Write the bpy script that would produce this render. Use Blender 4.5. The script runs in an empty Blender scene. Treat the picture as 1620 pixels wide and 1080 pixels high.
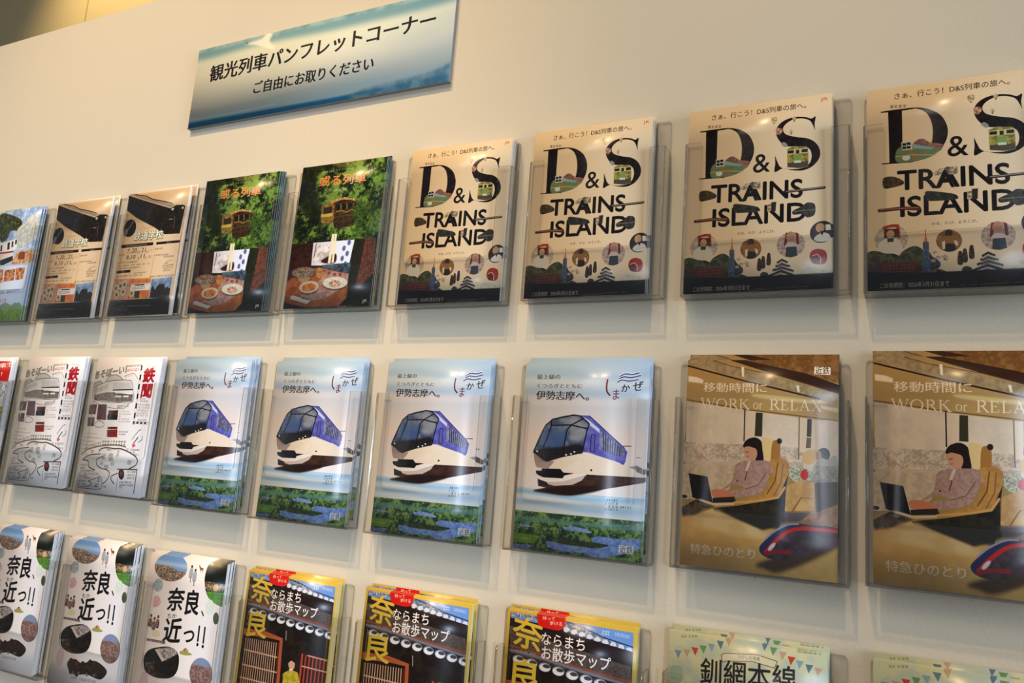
# A wall of clear leaflet holders filled with travel brochures, under a corner sign.
import bpy, bmesh, math, random
import numpy as np
from mathutils import Matrix, Vector, Euler
random.seed(7)
SC = bpy.context.scene
COL = SC.collection
R = math.radians

# ---------------------------------------------------------------- camera, world, lights, exposure
Z0 = 1.75            # height of the upper row of holders above the floor (metres)
YW = 0.031           # the display wall's face; y = 0 is the front plane of the holders
cam_d = bpy.data.cameras.new('camera'); cam = bpy.data.objects.new('camera', cam_d); COL.objects.link(cam); SC.camera = cam
yaw, pitch, roll = 0.47149941, 0.16853834, -0.07364625
Mc = Matrix.Rotation(yaw, 3, 'Z') @ Matrix.Rotation(pitch, 3, 'X') @ Matrix.Rotation(roll, 3, 'Y') @ Matrix.Rotation(R(90), 3, 'X')
cam.matrix_world = Matrix.Translation((0.84593, -1.15418, Z0 - 0.28509)) @ Mc.to_4x4()
cam_d.sensor_fit = 'HORIZONTAL'; cam_d.sensor_width = 36; cam_d.lens = 36 * 1249.5 / 1620; cam_d.clip_start = .02; cam_d.clip_end = 100

SC.view_settings.view_transform = 'Standard'; SC.view_settings.look = 'None'; SC.view_settings.gamma = 1; SC.view_settings.use_curve_mapping = False
SC.view_settings.exposure = -0.07
w = bpy.data.worlds.new('hall_light'); SC.world = w; w.use_nodes = True
w.node_tree.nodes['Background'].inputs['Color'].default_value = (.78, .86, 1.0, 1); w.node_tree.nodes['Background'].inputs['Strength'].default_value = .22
SC.cycles.max_bounces = 10; SC.cycles.transparent_max_bounces = 32; SC.cycles.diffuse_bounces = 3; SC.cycles.caustics_reflective = False; SC.cycles.caustics_refractive = False
SC.cycles.use_denoising = True

def spot(name, loc, target, power, colour, size, blend, radius):
    l = bpy.data.lights.new(name, 'SPOT'); l.energy = power; l.color = colour; l.spot_size = R(size); l.spot_blend = blend; l.shadow_soft_size = radius
    o = bpy.data.objects.new(name, l); COL.objects.link(o); o.location = loc
    o.rotation_euler = (Vector(target) - Vector(loc)).to_track_quat('-Z', 'Y').to_euler(); return o
WARM = (1.0, .70, .38)
spot('wall_spot', (-.75, -1.75, 5.3), (-.85, 0, 1.25), 560, WARM, 44, .9, .05)
spot('wall_spot', (.25, -1.75, 5.3), (.40, 0, 1.55), 285, WARM, 34, .95, .05)
def panel_light(name, loc, target, power, colour, sx, sy):
    l = bpy.data.lights.new(name, 'AREA'); l.shape = 'RECTANGLE'; l.size = sx; l.size_y = sy; l.energy = power; l.color = colour
    o = bpy.data.objects.new(name, l); COL.objects.link(o); o.location = loc; o.rotation_euler = (Vector(target) - Vector(loc)).to_track_quat('-Z', 'Y').to_euler(); return o
panel_light('overhead_fill', (-1.2, -3.6, 5.6), (-.6, 0, 1.2), 80, (.98, .93, .86), 3.2, 1.4)  # added soft fill from above; no such lamp is known here
panel_light('side_light', (5.4, -1.35, 1.7), (0, 0, 1.4), 175, (.70, .82, 1.0), 1.4, 2.2)
spot('cool_fill', (3.2, -4.6, 1.5), (-1.15, 0, 1.05), 640, (.66, .79, 1.0), 34, 1.0, .10)  # cool fill added to whiten the lower left, not a known lamp
spot('rear_spot', (-3.2, .75, 5.3), (-3.25, 1.62, 4.45), 330, (1, .74, .40), 80, .8, .05)

# ---------------------------------------------------------------- small canvas that draws the flat print of the covers
_glyph = {}
def glyph(s, off):
    k = (s, off)
    if k not in _glyph:
        c = bpy.data.curves.new('t', 'FONT'); c.body = s; c.offset = off; c.resolution_u = 4
        o = bpy.data.objects.new('t', c); COL.objects.link(o)
        ev = o.evaluated_get(bpy.context.evaluated_depsgraph_get()); m = ev.to_mesh()
        co = np.empty(len(m.vertices) * 3, 'f'); m.vertices.foreach_get('co', co); co = co.reshape(-1, 3)[:, :2]
        E = []
        for p in m.polygons:
            v = list(p.vertices); E += list(zip(v, v[1:] + v[:1]))
        E = np.array(E); ev.to_mesh_clear(); bpy.data.objects.remove(o); bpy.data.curves.remove(c)
        lo, hi = co.min(0), co.max(0); _glyph[k] = ((co - lo) / (hi - lo), E)
    return _glyph[k]

class Canvas:
    def __init__(g, wd, ht, seed, s=4):
        g.w, g.h, g.s, g.seed = wd, ht, s, seed; g.W, g.H = int(wd * s), int(ht * s)
        g.a = np.ones((g.H, g.W, 3), 'f'); g.clip = None; g.cc = (None, None)
    def noise(g, cell, octs=3, seed=0):
        rng = np.random.default_rng(seed + g.seed * 97); out = np.zeros((g.H, g.W), 'f'); amp = 1; tot = 0
        for o in range(octs):
            c = max(cell * g.s / 2 ** o, 1.2); nx, ny = int(g.W / c) + 3, int(g.H / c) + 3
            r = rng.random((ny, nx), dtype='f'); x = np.arange(g.W) / c; y = np.arange(g.H) / c
            xi, yi = x.astype(int), y.astype(int); fx = (x - xi).astype('f'); fy = (y - yi).astype('f')[:, None]; fx = fx * fx * (3 - 2 * fx); fy = fy * fy * (3 - 2 * fy)
            A = r[yi]; B = r[yi + 1]; row = A * (1 - fy) + B * fy
            out += amp * (row[:, xi] * (1 - fx) + row[:, xi + 1] * fx); tot += amp; amp *= .55
        return np.clip((out / tot - .5) * 1.7 + .5, 0, 1)
    def bg(g, c): g.a[:] = c
    def speck(g, k): g.a *= (1 + k * (g.noise(1, 2, 5)[..., None] - .5))
    def vgrad(g, y0, y1, c0, c1):
        i0, i1 = int(y0 * g.s), int(y1 * g.s); t = np.linspace(0, 1, i1 - i0, dtype='f')[:, None, None]
        g.a[i0:i1] = np.array(c0, 'f') * (1 - t) + np.array(c1, 'f') * t
    def cover(g, P, E, pad=0):
        """coverage (0..1) of a filled outline: P points in mm, E directed edges"""
        P = np.asarray(P, float) * g.s; lo, hi = P.min(0), P.max(0)
        x0, y0 = max(int(lo[0]) - 2 - pad, 0), max(int(lo[1]) - 2 - pad, 0); x1, y1 = min(int(hi[0]) + 3 + pad, g.W), min(int(hi[1]) + 3 + pad, g.H)
        if x1 <= x0 or y1 <= y0: return None
        S = 3; w_, h_ = (x1 - x0) * S, (y1 - y0) * S
        A = (P[E[:, 0]] - (x0, y0)) * S; B = (P[E[:, 1]] - (x0, y0)) * S
        sg = np.where(A[:, 1] < B[:, 1], 1, -1); T = np.where((sg > 0)[:, None], A, B); L = np.where((sg > 0)[:, None], B, A)
        r0 = np.clip(np.ceil(T[:, 1] - .5).astype(int), 0, h_); r1 = np.clip(np.ceil(L[:, 1] - .5).astype(int), 0, h_); n = np.maximum(r1 - r0, 0)
        if n.sum() == 0: return None
        idx = np.repeat(np.arange(len(n)), n); rows = r0[idx] + (np.arange(n.sum()) - np.repeat(np.cumsum(n) - n, n))
        sl = (L[:, 0] - T[:, 0]) / np.maximum(L[:, 1] - T[:, 1], 1e-9); xs = T[idx, 0] + (rows + .5 - T[idx, 1]) * sl[idx]
        cols = np.clip(np.ceil(xs - .5).astype(int), 0, w_); d = np.zeros((h_, w_ + 1), np.int16); np.add.at(d, (rows, cols), sg[idx])
        m = (np.cumsum(d, 1)[:, :w_] != 0).astype('f').reshape(y1 - y0, S, x1 - x0, S).mean((1, 3))
        return m, x0, y0, x1, y1
    @staticmethod
    def box(m, r):
        r = max(int(round(r)), 1)
        for _ in range(2):
            for ax in (0, 1):
                p = np.pad(m, [(r + 1, r) if i == ax else (0, 0) for i in (0, 1)], mode='edge'); c = np.cumsum(p, ax)
                m = (np.take(c, range(2 * r + 1, c.shape[ax]), ax) - np.take(c, range(0, c.shape[ax] - 2 * r - 1), ax)) / (2 * r + 1)
        return m
    def comp(g, r, col, al=1, n=None, blur=0):
        if r is None: return
        m, x0, y0, x1, y1 = r
        if blur: m = g.box(m, blur * g.s * .6)
        if g.clip is not None:
            if g.cc[0] is not g.clip:
                z = np.zeros((g.H, g.W), 'f'); q = g.cover(g.clip, g.loop(len(g.clip))); z[q[2]:q[4], q[1]:q[3]] = q[0]; g.cc = (g.clip, z)
            m = m * g.cc[1][y0:y1, x0:x1]
        m = (m * al)[..., None]; c = np.asarray(col, 'f')
        if c.ndim == 3: c = c[y0:y1, x0:x1]
        if n is not None:
            g.k = getattr(g, 'k', 0) + 1; t = np.clip((g.noise(n[1], 3, g.k)[y0:y1, x0:x1, None] - .5) * 2 + .5, 0, 1); c = c * (1 - t) + np.array(n[0], 'f') * t
        g.a[y0:y1, x0:x1] = g.a[y0:y1, x0:x1] * (1 - m) + c * m
    @staticmethod
    def loop(n): i = np.arange(n); return np.stack([i, (i + 1) % n], 1)
    def poly(g, P, col, blur=0, n=None, al=1): g.comp(g.cover(P, g.loop(len(P)), int(blur * g.s * 1.5)), col, al, n, blur)
    def mask_fill(g, Ps, col): g.comp(g.cover(Ps[0], g.loop(len(Ps[0]))), col)
    def rect(g, x0, y0, x1, y1, col, **k): g.poly([(x0, y0), (x1, y0), (x1, y1), (x0, y1)], col, **k)
    @staticmethod
    def spl(P, closed=True, m=6):
        P = np.asarray(P, float); N = len(P); out = []
        for i in range(N if closed else N - 1):
            q = [P[(i + j) % N] if closed else P[min(max(i + j, 0), N - 1)] for j in (-1, 0, 1, 2)]
            for k in range(m):
                t = k / m; out.append(.5 * (2 * q[1] + (q[2] - q[0]) * t + (2 * q[0] - 5 * q[1] + 4 * q[2] - q[3]) * t * t + (3 * q[1] - q[0] - 3 * q[2] + q[3]) * t ** 3))
        if not closed: out.append(P[-1])
        return np.array(out)
    def blob(g, P, col, **k): g.poly(g.spl(P), col, **k)
    def ell(g, cx, cy, rx, ry, col, **k):
        t = np.linspace(0, 2 * np.pi, 36, endpoint=False); g.poly(np.stack([cx + rx * np.cos(t), cy + ry * np.sin(t)], 1), col, **k)
    def oval_pts(g, L):
        l, r, t, b = (np.array(p) for p in L); c = (l + r + t + b) / 4; u = (r - l) / 2; v = (b - t) / 2; a = np.linspace(0, 2 * np.pi, 40, endpoint=False)[:, None]
        return c + u * np.cos(a) + v * np.sin(a)
    def oval(g, L, col, n=None, **k): g.poly(g.oval_pts(L), col, n=n, **k)
    def line(g, P, wd, col, al=1):
        P = np.asarray(P, float) * g.s; hw = wd * g.s / 2; lo, hi = P.min(0) - hw - 2, P.max(0) + hw + 2
        x0, y0, x1, y1 = max(int(lo[0]), 0), max(int(lo[1]), 0), min(int(hi[0]) + 1, g.W), min(int(hi[1]) + 1, g.H)
        if x1 <= x0 or y1 <= y0: return
        X, Y = np.meshgrid(np.arange(x0, x1) + .5, np.arange(y0, y1) + .5); D = np.full(X.shape, 1e9)
        for a, b in zip(P[:-1], P[1:]):
            d = b - a; L2 = max(d @ d, 1e-9); t = np.clip(((X - a[0]) * d[0] + (Y - a[1]) * d[1]) / L2, 0, 1); D = np.minimum(D, np.hypot(X - a[0] - t * d[0], Y - a[1] - t * d[1]))
        g.comp((np.clip(hw - D + .5, 0, 1).astype('f'), x0, y0, x1, y1), col, al)
    def stroke(g, P, wd, col): g.line(g.spl(P, False, 5), wd, col)
    def text(g, s, p0, p1, h, col, off=0, mincho=0):
        U, E = glyph(s, 0); p0, p1 = np.array(p0), np.array(p1); d = p1 - p0; up = np.array([0, -h])
        P = p0 + U[:, :1] * d + U[:, 1:] * up; r = g.cover(P, E, 5)
        if r is None: return
        m = r[0]
        rr = max(off, 0) * (1 if h > 12 else .3) * h * g.s * .6; k = 1
        while rr > .05:
            f = min(rr, 1.0); m = np.maximum.reduce([m] + [np.roll(m, sh, ax) * f for ax in (0, 1) for sh in (1, -1)]); rr -= 1
        for k in range(1, mincho + 1): m = np.maximum(m, np.maximum(np.roll(m, 1, 1), np.roll(m, -1, 1) if k == 1 else m))
        g.comp((m,) + r[1:], col)
    def dash(g, q, h, col, n, al=1):
        """a row of small print: n little character-like marks between two points"""
        rng = np.random.default_rng(int(abs(q[0][0] * 31 + q[0][1] * 17)) + g.seed); (xa, ya), (xb, yb) = q[0], q[1]; step = (xb - xa) / n
        for i in range(n):
            if rng.random() < .08: continue
            x = xa + step * i; y = ya + (yb - ya) * i / n; w_ = abs(step) * rng.uniform(.6, .95); a = h / 2
            g.rect(x, y - a, x + w_, y - a + h * .22, col, al=al * rng.uniform(.5, 1)); g.rect(x, y + a * .3, x + w_, y + a * .3 + h * .22, col, al=al * rng.uniform(.5, 1))
            g.rect(x + w_ * rng.uniform(.1, .5), y - a, x + w_ * rng.uniform(.55, .8), y + a, col, al=al * .7)
    def image(g, name):
        im = bpy.data.images.new(name, g.W, g.H, alpha=False); px = np.ones((g.H, g.W, 4), 'f'); px[..., :3] = np.clip(g.a[::-1], 0, 1)
        im.pixels.foreach_set(px.ravel()); im.update(); im.pack(); return im

def serif(g, s, p0, p1, h, col):
    """roman capitals with thick and thin strokes and slab ends"""
    T, t = .13, .055
    G = {'W': (1.25, [((0, 1), (.36, 0), T), ((.36, 0), (.62, 1), t), ((.62, 1), (.92, 0), T), ((.92, 0), (1.25, 1), t), ((-.08, 1), (.16, 1), t), ((1.12, 1), (1.34, 1), t)]),
         'R': (.78, [((.14, 0), (.14, 1), T), ((0, 0), (.3, 0), t), ((0, 1), (.45, 1), t), ((.45, 1), (.62, .88), T), ((.62, .88), (.62, .66), T), ((.62, .66), (.45, .52), T), ((.45, .52), (.14, .52), t), ((.4, .52), (.8, 0), T), ((.74, 0), (.92, 0), t)]),
         'K': (.85, [((.14, 0), (.14, 1), T), ((0, 0), (.3, 0), t), ((0, 1), (.3, 1), t), ((.14, .45), (.72, 1), t), ((.36, .62), (.84, 0), T), ((.6, 1), (.85, 1), t), ((.7, 0), (.98, 0), t)]),
         'E': (.66, [((.14, 0), (.14, 1), T), ((0, 0), (.6, 0), t), ((0, 1), (.58, 1), t), ((.14, .52), (.46, .52), t), ((.62, 0), (.66, .22), t), ((.58, 1), (.6, .8), t), ((.46, .42), (.46, .62), t)]),
         'L': (.62, [((.14, 0), (.14, 1), T), ((0, 0), (.58, 0), t), ((0, 1), (.3, 1), t), ((.58, 0), (.64, .24), t)]),
         'A': (.86, [((.1, 0), (.42, 1.02), t), ((.42, 1.02), (.78, 0), T), ((.22, .36), (.64, .36), t), ((0, 0), (.22, 0), t), ((.66, 0), (.94, 0), t)]),
         'X': (.84, [((.08, 1), (.76, 0), T), ((.1, 0), (.74, 1), t), ((0, 1), (.26, 1), t), ((.6, 1), (.86, 1), t), ((0, 0), (.22, 0), t), ((.6, 0), (.88, 0), t)]),
         'O': (1.0, 'ring'), 'o': (.95, 'ring'), 'r': (.62, [((.16, 0), (.16, .95), T), ((0, 0), (.36, 0), t), ((0, .92), (.16, .92), t), ((.16, .62), (.34, .95), t), ((.34, .95), (.56, .92), T)])}
    gap = .22; tot = sum(G[c][0] for c in s) + gap * (len(s) - 1); p0, p1 = np.array(p0), np.array(p1); d = (p1 - p0) / tot; up = np.array([0, -h]); x = 0
    for c in s:
        wd, st = G[c]
        if st == 'ring':
            a = np.linspace(0, 2 * np.pi, 40); P = [p0 + d * (x + wd * (.5 + .46 * math.cos(v))) + up * (.5 + .5 * math.sin(v)) for v in a]
            for i in range(39): k = abs(math.cos(a[i] + .25)); g.line([P[i], P[i + 1]], h * (t + (T - t) * k), col)
        else:
            for a, b, k in st: g.line([p0 + d * (x + a[0]) + up * a[1], p0 + d * (x + b[0]) + up * b[1]], h * k, col)
        x += wd + gap

# ---------------------------------------------------------------- the printed covers (millimetres, origin top left)
def art_letters():
    g = Canvas(210, 297, 11); g.bg((.90, .80, .64)); g.speck(.02)
    K = (.07, .045, .04)
    g.text('さぁ、行こう！D&S列車の旅へ。', *[(35.3, 18.6), (174.1, 18.8)], 9.5, K, .02)
    # D
    g.poly([(27, 35.1), (44.6, 36.5), (44.8, 113.8), (28.2, 113.6)], K, n=((.12, .07, .07), 3))
    g.poly([(17.4, 34.3), (35.1, 33.8), (59.4, 34.3), (59.4, 36.4), (35.2, 36.9), (18, 36.1)], K)
    g.poly([(18, 112.7), (36.5, 112.6), (57.2, 113.2), (57.3, 115.4), (36.5, 114.8), (18.5, 114.1)], K)
    g.blob([(51.3, 33.8), (67.4, 35.6), (81.8, 41.6), (93, 51.7), (99.3, 65.9), (100.2, 79.5), (96.4, 92.5), (87.1, 104.2), (73, 112.1), (52.5, 115), (52.5, 112.8), (65.1, 109.7), (74.5, 102.2), (80.7, 89.3), (82.4, 72.7), (80.4, 57.2), (74.7, 44.6), (64.3, 37), (51.4, 35.2)], K, n=((.16, .09, .08), 4))
    g.blob([(56.9, 90.5), (63.2, 83.5), (70.3, 82.5), (79.1, 89.2), (90.1, 92.2), (95.1, 95.7), (84, 106.4), (58.7, 104.1)], (.66, .42, .34), n=((.45, .30, .30), 4))
    g.blob([(36.3, 98.7), (42.5, 90.8), (56.9, 89.6), (77.6, 95.8), (92.5, 99.7), (87.8, 104.2), (77.7, 110.8), (62, 113.6), (38.1, 113.2)], (.30, .50, .42), n=((.55, .45, .25), 4))
    g.poly([(43.2, 84.1), (56.1, 85), (57, 96.4), (44.2, 96.4)], (.78, .80, .74))
    for a in (0, 42): g.poly([(p[0] + a * .13, p[1] - a * .01) for p in [(44.4, 85.9), (49.2, 86), (49.6, 89.8), (44.8, 89.7)]], (.1, .12, .12))
    for a in (0, 42): g.poly([(p[0] + a * .13, p[1] + 5) for p in [(44.4, 85.9), (49.2, 86), (49.6, 89.8), (44.8, 89.7)]], (.1, .12, .12))
    g.poly([(56.9, 88.5), (82.3, 94.9), (82, 99.5), (57.3, 94.7)], (.55, .66, .60))
    g.dash([(63.3, 90.4), (82.3, 96.2)], 3.2, (.10, .14, .16), 7, .7)
    g.blob([(45.2, 104.6), (52.4, 104.9), (54, 109.6), (49.3, 112), (44.5, 109.6)], (.80, .82, .76))
    g.line([(36.4, 104.7), (55.5, 104.2), (84, 108.1)], 1.4, (.75, .62, .25))
    g.dash([(29.3, 28.9), (51.3, 30.9)], 4, (.30, .20, .16), 4, .8)
    # ampersand and S
    g.text('&', *[(99.6, 112.8), (123.9, 113.3)], 29, K, .015)
    g.blob([(187.5, 34.3), (186.3, 45), (186.8, 55.8), (184.8, 49.8), (179.9, 40.1), (170.2, 35.1), (158, 34.3), (147.3, 39), (141.9, 46.8), (145.7, 56.4), (160.9, 63.1), (175.9, 67.1), (187, 74.9), (193.5, 87), (193, 100), (184.3, 111.3), (170.9, 116.6), (154.5, 114.4), (142.5, 110.3), (131.1, 114.7), (131.5, 100.8), (131.1, 89.5), (134.1, 97.7), (139.4, 108.1), (151.5, 112.5), (166.5, 113.3), (175.4, 110.5), (181.2, 103.7), (182.3, 92.4), (178, 83), (163.8, 78.3), (147.2, 75.8), (137.3, 66.4), (132.2, 54.2), (134.2, 42.6), (143.5, 34.3), (158.1, 30.9), (173.2, 33.1), (181.5, 36.9)], K, n=((.14, .09, .07), 4))
    g.blob([(131.2, 48.2), (134.2, 45.1), (140.4, 46.6), (140.8, 51.7), (136.5, 56.3), (132.7, 54.2)], (.62, .34, .27), n=((.80, .70, .55), 3))
    g.blob([(139.5, 70.8), (144.1, 68.8), (148.7, 74.3), (144.9, 76.9)], (.55, .55, .52))
    g.poly([(147.9, 80.8), (154.7, 77.9), (174.3, 79.3), (178, 82.5), (178.1, 111.6), (166.5, 113), (148.8, 108.9)], (.66, .60, .24), n=((.40, .38, .18), 3))
    g.poly([(148.3, 82.2), (178, 82.2), (178, 90.4), (148.3, 89.1)], (.78, .72, .50))
    for p in ([(149.2, 83.3), (157.7, 83.5), (157.7, 88.1), (149.2, 87.9)], [(160.7, 83.4), (165.2, 83.7), (165.2, 89.5), (160.7, 89.4)], [(168.5, 83.5), (176.9, 83.7), (176.9, 88.6), (168.5, 88.5)]):
        g.poly(p, (.14, .13, .10))
    g.poly([(157.6, 93.3), (168.2, 93.7), (168.1, 100.9), (157.6, 100.6)], (.45, .58, .30))
    g.poly([(148.8, 102.4), (177.8, 103.4), (177.7, 111.2), (163.5, 112.2), (149.1, 109.3)], (.30, .26, .20))
    g.poly([(158.4, 100), (168.1, 100.6), (168.1, 104.2), (158.3, 103.6)], (.82, .80, .70))
    for q, s in (([(128.9, 31.8)], 4.6), ([(157.7, 33.7)], 3), ([(153.4, 53.9)], 2.6)):
        x, y = q[0]; g.blob([(x - s, y - s * .6), (x, y - s * 1.2), (x + s, y - s * .6), (x + .4 * s, y + s), (x - .4 * s, y + s)], (.55, .44, .30), n=((.80, .72, .55), 2)); g.rect(x - .8, y + s, x + .8, y + s + 1.6, (.3, .2, .15))
    g.text('JR', *[(194.3, 12.1), (204.1, 12.3)], 6, (.75, .20, .12), .02)
    # TRAINS / ISLAND
    g.text('TRAINS', *[(38.5, 154.5), (169.8, 157.9)], 28, K, .055)
    g.text('ISLAND', *[(41.7, 193.2), (175.6, 193.9)], 28, K, .055)
    g.blob([(20.1, 135.3), (32.1, 133.7), (44.2, 140.5), (45, 146.4), (32.4, 149.6), (20.8, 149.5)], (.20, .17, .12), n=((.34, .28, .18), 3))
    g.line([(145.3, 147.4), (200, 146.3)], 4.0, (.15, .12, .11)); g.line([(148.3, 146.9), (199.3, 145.6)], 1.2, (.62, .55, .45))
    g.poly([(81.1, 134.4), (90.4, 128.5), (110.4, 127.2), (111.2, 138.5), (84.2, 137.9)], (.78, .72, .58), al=.9, n=((.40, .36, .30), 3))
    g.dash([(98.1, 128.3), (110.4, 128.6)], 3, (.12, .1, .1), 3, .7); g.text('A', *[(84.4, 156.3), (106.7, 156.4)], 24.5, K, .03)
    g.blob([(71.8, 160.9), (78.3, 159.6), (103.9, 165.8), (110.3, 170.4), (107.2, 174.4), (78.4, 174), (71.9, 170.2)], (.13, .14, .12), n=((.24, .24, .20), 2))
    g.poly([(126.8, 161.6), (133.9, 161.6), (133.1, 176.2), (126.8, 176.6)], (.18, .16, .13)); g.poly([(121, 164.5), (126.8, 164.1), (126.8, 175.4), (121, 175.7)], (.50, .36, .25), n=((.80, .74, .6), 2))
    g.blob([(157.1, 177.9), (169.4, 172.2), (177.1, 167), (186.2, 169.3), (188.3, 178.4), (185.9, 187.3), (176.8, 189.4), (170.8, 183.8), (158.6, 183.8)], (.14, .13, .12), n=((.26, .24, .20), 2))
    g.line([(158.6, 178.8), (187.5, 178.4)], 1.2, (.45, .42, .36))
    g.line([(15.1, 182), (44.4, 181), (64, 183.5)], 5, (.30, .17, .13)); g.line([(16.4, 180.4), (62.4, 181.7)], 1.2, (.65, .45, .35))
    g.text('のる、たび、よろこび。', *[(78.7, 208.4), (132.2, 208.4)], 4.2, (.25, .17, .13))
    # landscape strip
    g.poly([(-0.4, 241.7), (24.3, 241.3), (50.5, 254.1), (85.6, 272), (104.4, 279.2), (165.3, 286.3), (212, 274.1), (211.5, 303.5), (0.2, 297.3)], (.10, .08, .06))
    g.blob([(-0.4, 242.6), (19.4, 241.9), (35.9, 250.1), (43.8, 242.2), (58.2, 236), (69.6, 245.2), (72.9, 265), (69.9, 276.2), (-0.4, 275.1)], (.17, .19, .11), n=((.32, .32, .18), 4))
    g.poly([(1.6, 256.9), (55.3, 256), (66.6, 264.7), (66.8, 277.7), (0.5, 277.6)], (.36, .16, .10), n=((.18, .17, .11), 3))
    for i in range(5): g.line([(p[0], p[1] + i * 4.4) for p in [(23, 257.8), (55.3, 257.6)]], .9, (.55, .24, .15))
    for i in range(6): g.line([(p[0] + i * 4.4, p[1]) for p in [(24.9, 256.3), (25.3, 274.4)]], .8, (.25, .10, .08))
    g.blob([(71.1, 240.3), (79.2, 252.2), (87.9, 260.7), (85.6, 268.7), (69.8, 271.3)], (.24, .26, .30), n=((.14, .16, .16), 3))
    g.poly([(67.8, 231.1), (74.8, 230.9), (75.9, 271.6), (67.3, 272)], (.34, .42, .52), n=((.22, .28, .40), 3)); g.line([(71.1, 213.8), (71.2, 223.8)], 1, (.7, .35, .12)); g.poly([(70.3, 223.7), (72.2, 223.8), (73.5, 230.9), (69.1, 231)], (.80, .42, .14))
    g.blob([(60.4, 277.5), (73, 272.3), (85.6, 269.6), (98.2, 275.7), (110.6, 282.6), (95.1, 286.9), (60.5, 285.6)], (.40, .34, .32), n=((.22, .17, .16), 3))
    for q in ([(80.7, 246.5)], [(85.5, 254.1)], [(93.3, 252.8)], [(79.2, 257.9)], [(94.9, 256.2)]): g.ell(q[0][0], q[0][1], 3.4, 2.4, (.82, .74, .66), n=((.45, .36, .32), 1.5))
    g.poly([(18.5, 275.8), (52.4, 276.3), (52.5, 281.2), (18.6, 280.8)], (.46, .42, .36), n=((.2, .17, .15), 2))
    # circles with people
    g.oval([(8.3, 223.7), (50, 222.6), (28.5, 204.6), (29.3, 245.7)], (.80, .74, .64), n=((.66, .60, .50), 3))
    g.line([(20.3, 207.5), (30.1, 205), (37.5, 205.5), (38.9, 222)], 4, (.66, .22, .10))
    g.poly([(20.3, 209.2), (38.4, 209.9), (38.9, 222), (20.6, 222.7)], (.30, .18, .14)); g.ell(*[(28.4, 217.2)][0], 5, 6, (.74, .56, .42)); g.blob([(14.2, 229.1), (28, 221.4), (39.5, 227.9), (43, 242.2), (29.3, 244.9), (14.4, 240.8)], (.86, .82, .74)); g.poly([(24.2, 222.5), (32.4, 222.5), (32.2, 228.3), (24.8, 228.3)], (.20, .24, .18))
    g.oval([(83.7, 231.1), (113.9, 231.9), (98.6, 216.2), (98.8, 246.9)], (.60, .42, .20), n=((.45, .30, .15), 3)); g.ell(*[(98.7, 221.2)][0], 4.5, 5.5, (.24, .14, .08)); g.blob([(87.7, 229.6), (98.7, 224.5), (109.7, 230.8), (108.9, 238.9), (99.5, 233.6), (90.1, 239.6)], (.56, .38, .16)); g.blob([(93.2, 236.5), (104.2, 236.3), (105.8, 245.3), (94.9, 246.1)], (.13, .10, .09)); g.poly([(90.4, 233.1), (94, 230.8), (94.1, 242.3), (91.4, 243)], (.85, .80, .70)); g.poly([(104.2, 231.3), (108.1, 232.4), (109.7, 238.2), (106.6, 238.8)], (.85, .80, .70))
    g.oval([(135.3, 228.9), (174.1, 228.7), (155.3, 209.8), (155.1, 248.1)], (.76, .68, .60), n=((.62, .50, .42), 3)); g.poly([(147.7, 210.4), (153, 210.1), (148.3, 231.3), (145.3, 229.5)], (.42, .16, .12)); g.poly([(161.4, 210.9), (165.2, 212.8), (166.6, 229), (162.8, 228.8)], (.42, .16, .12)); g.ell(*[(154.5, 217)][0], 6, 8, (.66, .48, .38)); g.blob([(148.3, 228), (155.2, 225.2), (162.8, 228.8), (164.3, 233.7), (148.3, 233.7)], (.78, .70, .66)); g.poly([(148.8, 232.1), (162.8, 232.1), (164.2, 245.8), (155.8, 248.1), (147.8, 246.1)], (.20, .23, .26))
    g.oval([(180.3, 213.7), (212.4, 212.4), (197.8, 196.2), (197.3, 228.8)], (.20, .15, .13)); g.ell(*[(194.7, 206.5)][0], 6, 7, (.72, .56, .42)); g.blob([(187, 220.5), (197.5, 213.9), (206.4, 216.9), (207.8, 224.9), (197.3, 227.5), (188.4, 225.4)], (.86, .83, .76)); g.poly([(201.5, 202.1), (208.2, 202.5), (209.5, 210.6), (202.1, 211)], (.88, .84, .76)); g.poly([(193.9, 211.3), (199.8, 211.7), (197.5, 218.7)], (.12, .1, .1))
    # towers, figurines, red helmet, castle, autumn trees
    for a in ([(111.3, 256.1)], [(116.7, 253.1)], [(124.5, 248.7)]):
        x, y = a[0]; g.blob([(x - 2.2, y - 7), (x, y - 9.5), (x + 2.2, y - 7), (x + 3, y + 8), (x - 3, y + 8)], (.30, .22, .14), n=((.14, .1, .08), 2))
    g.blob([(180.9, 250.6), (183, 241.1), (191.2, 237.6), (201.6, 241.3), (204.1, 251.7), (200.5, 260.2), (186.5, 259.1)], (.62, .14, .08)); g.blob([(184.4, 249.2), (191.1, 246.3), (194.8, 251.3), (193.2, 258.8), (185, 258.4)], (.38, .10, .07)); g.line([(184.4, 247.6), (191.1, 245.5), (195.5, 251.3), (195.4, 259.2)], 1.4, (.86, .72, .50))
    g.poly([(110.6, 284.2), (113.7, 276.4), (119.8, 274.2), (163.9, 276), (165.3, 285.5)], (.22, .19, .17))
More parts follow.
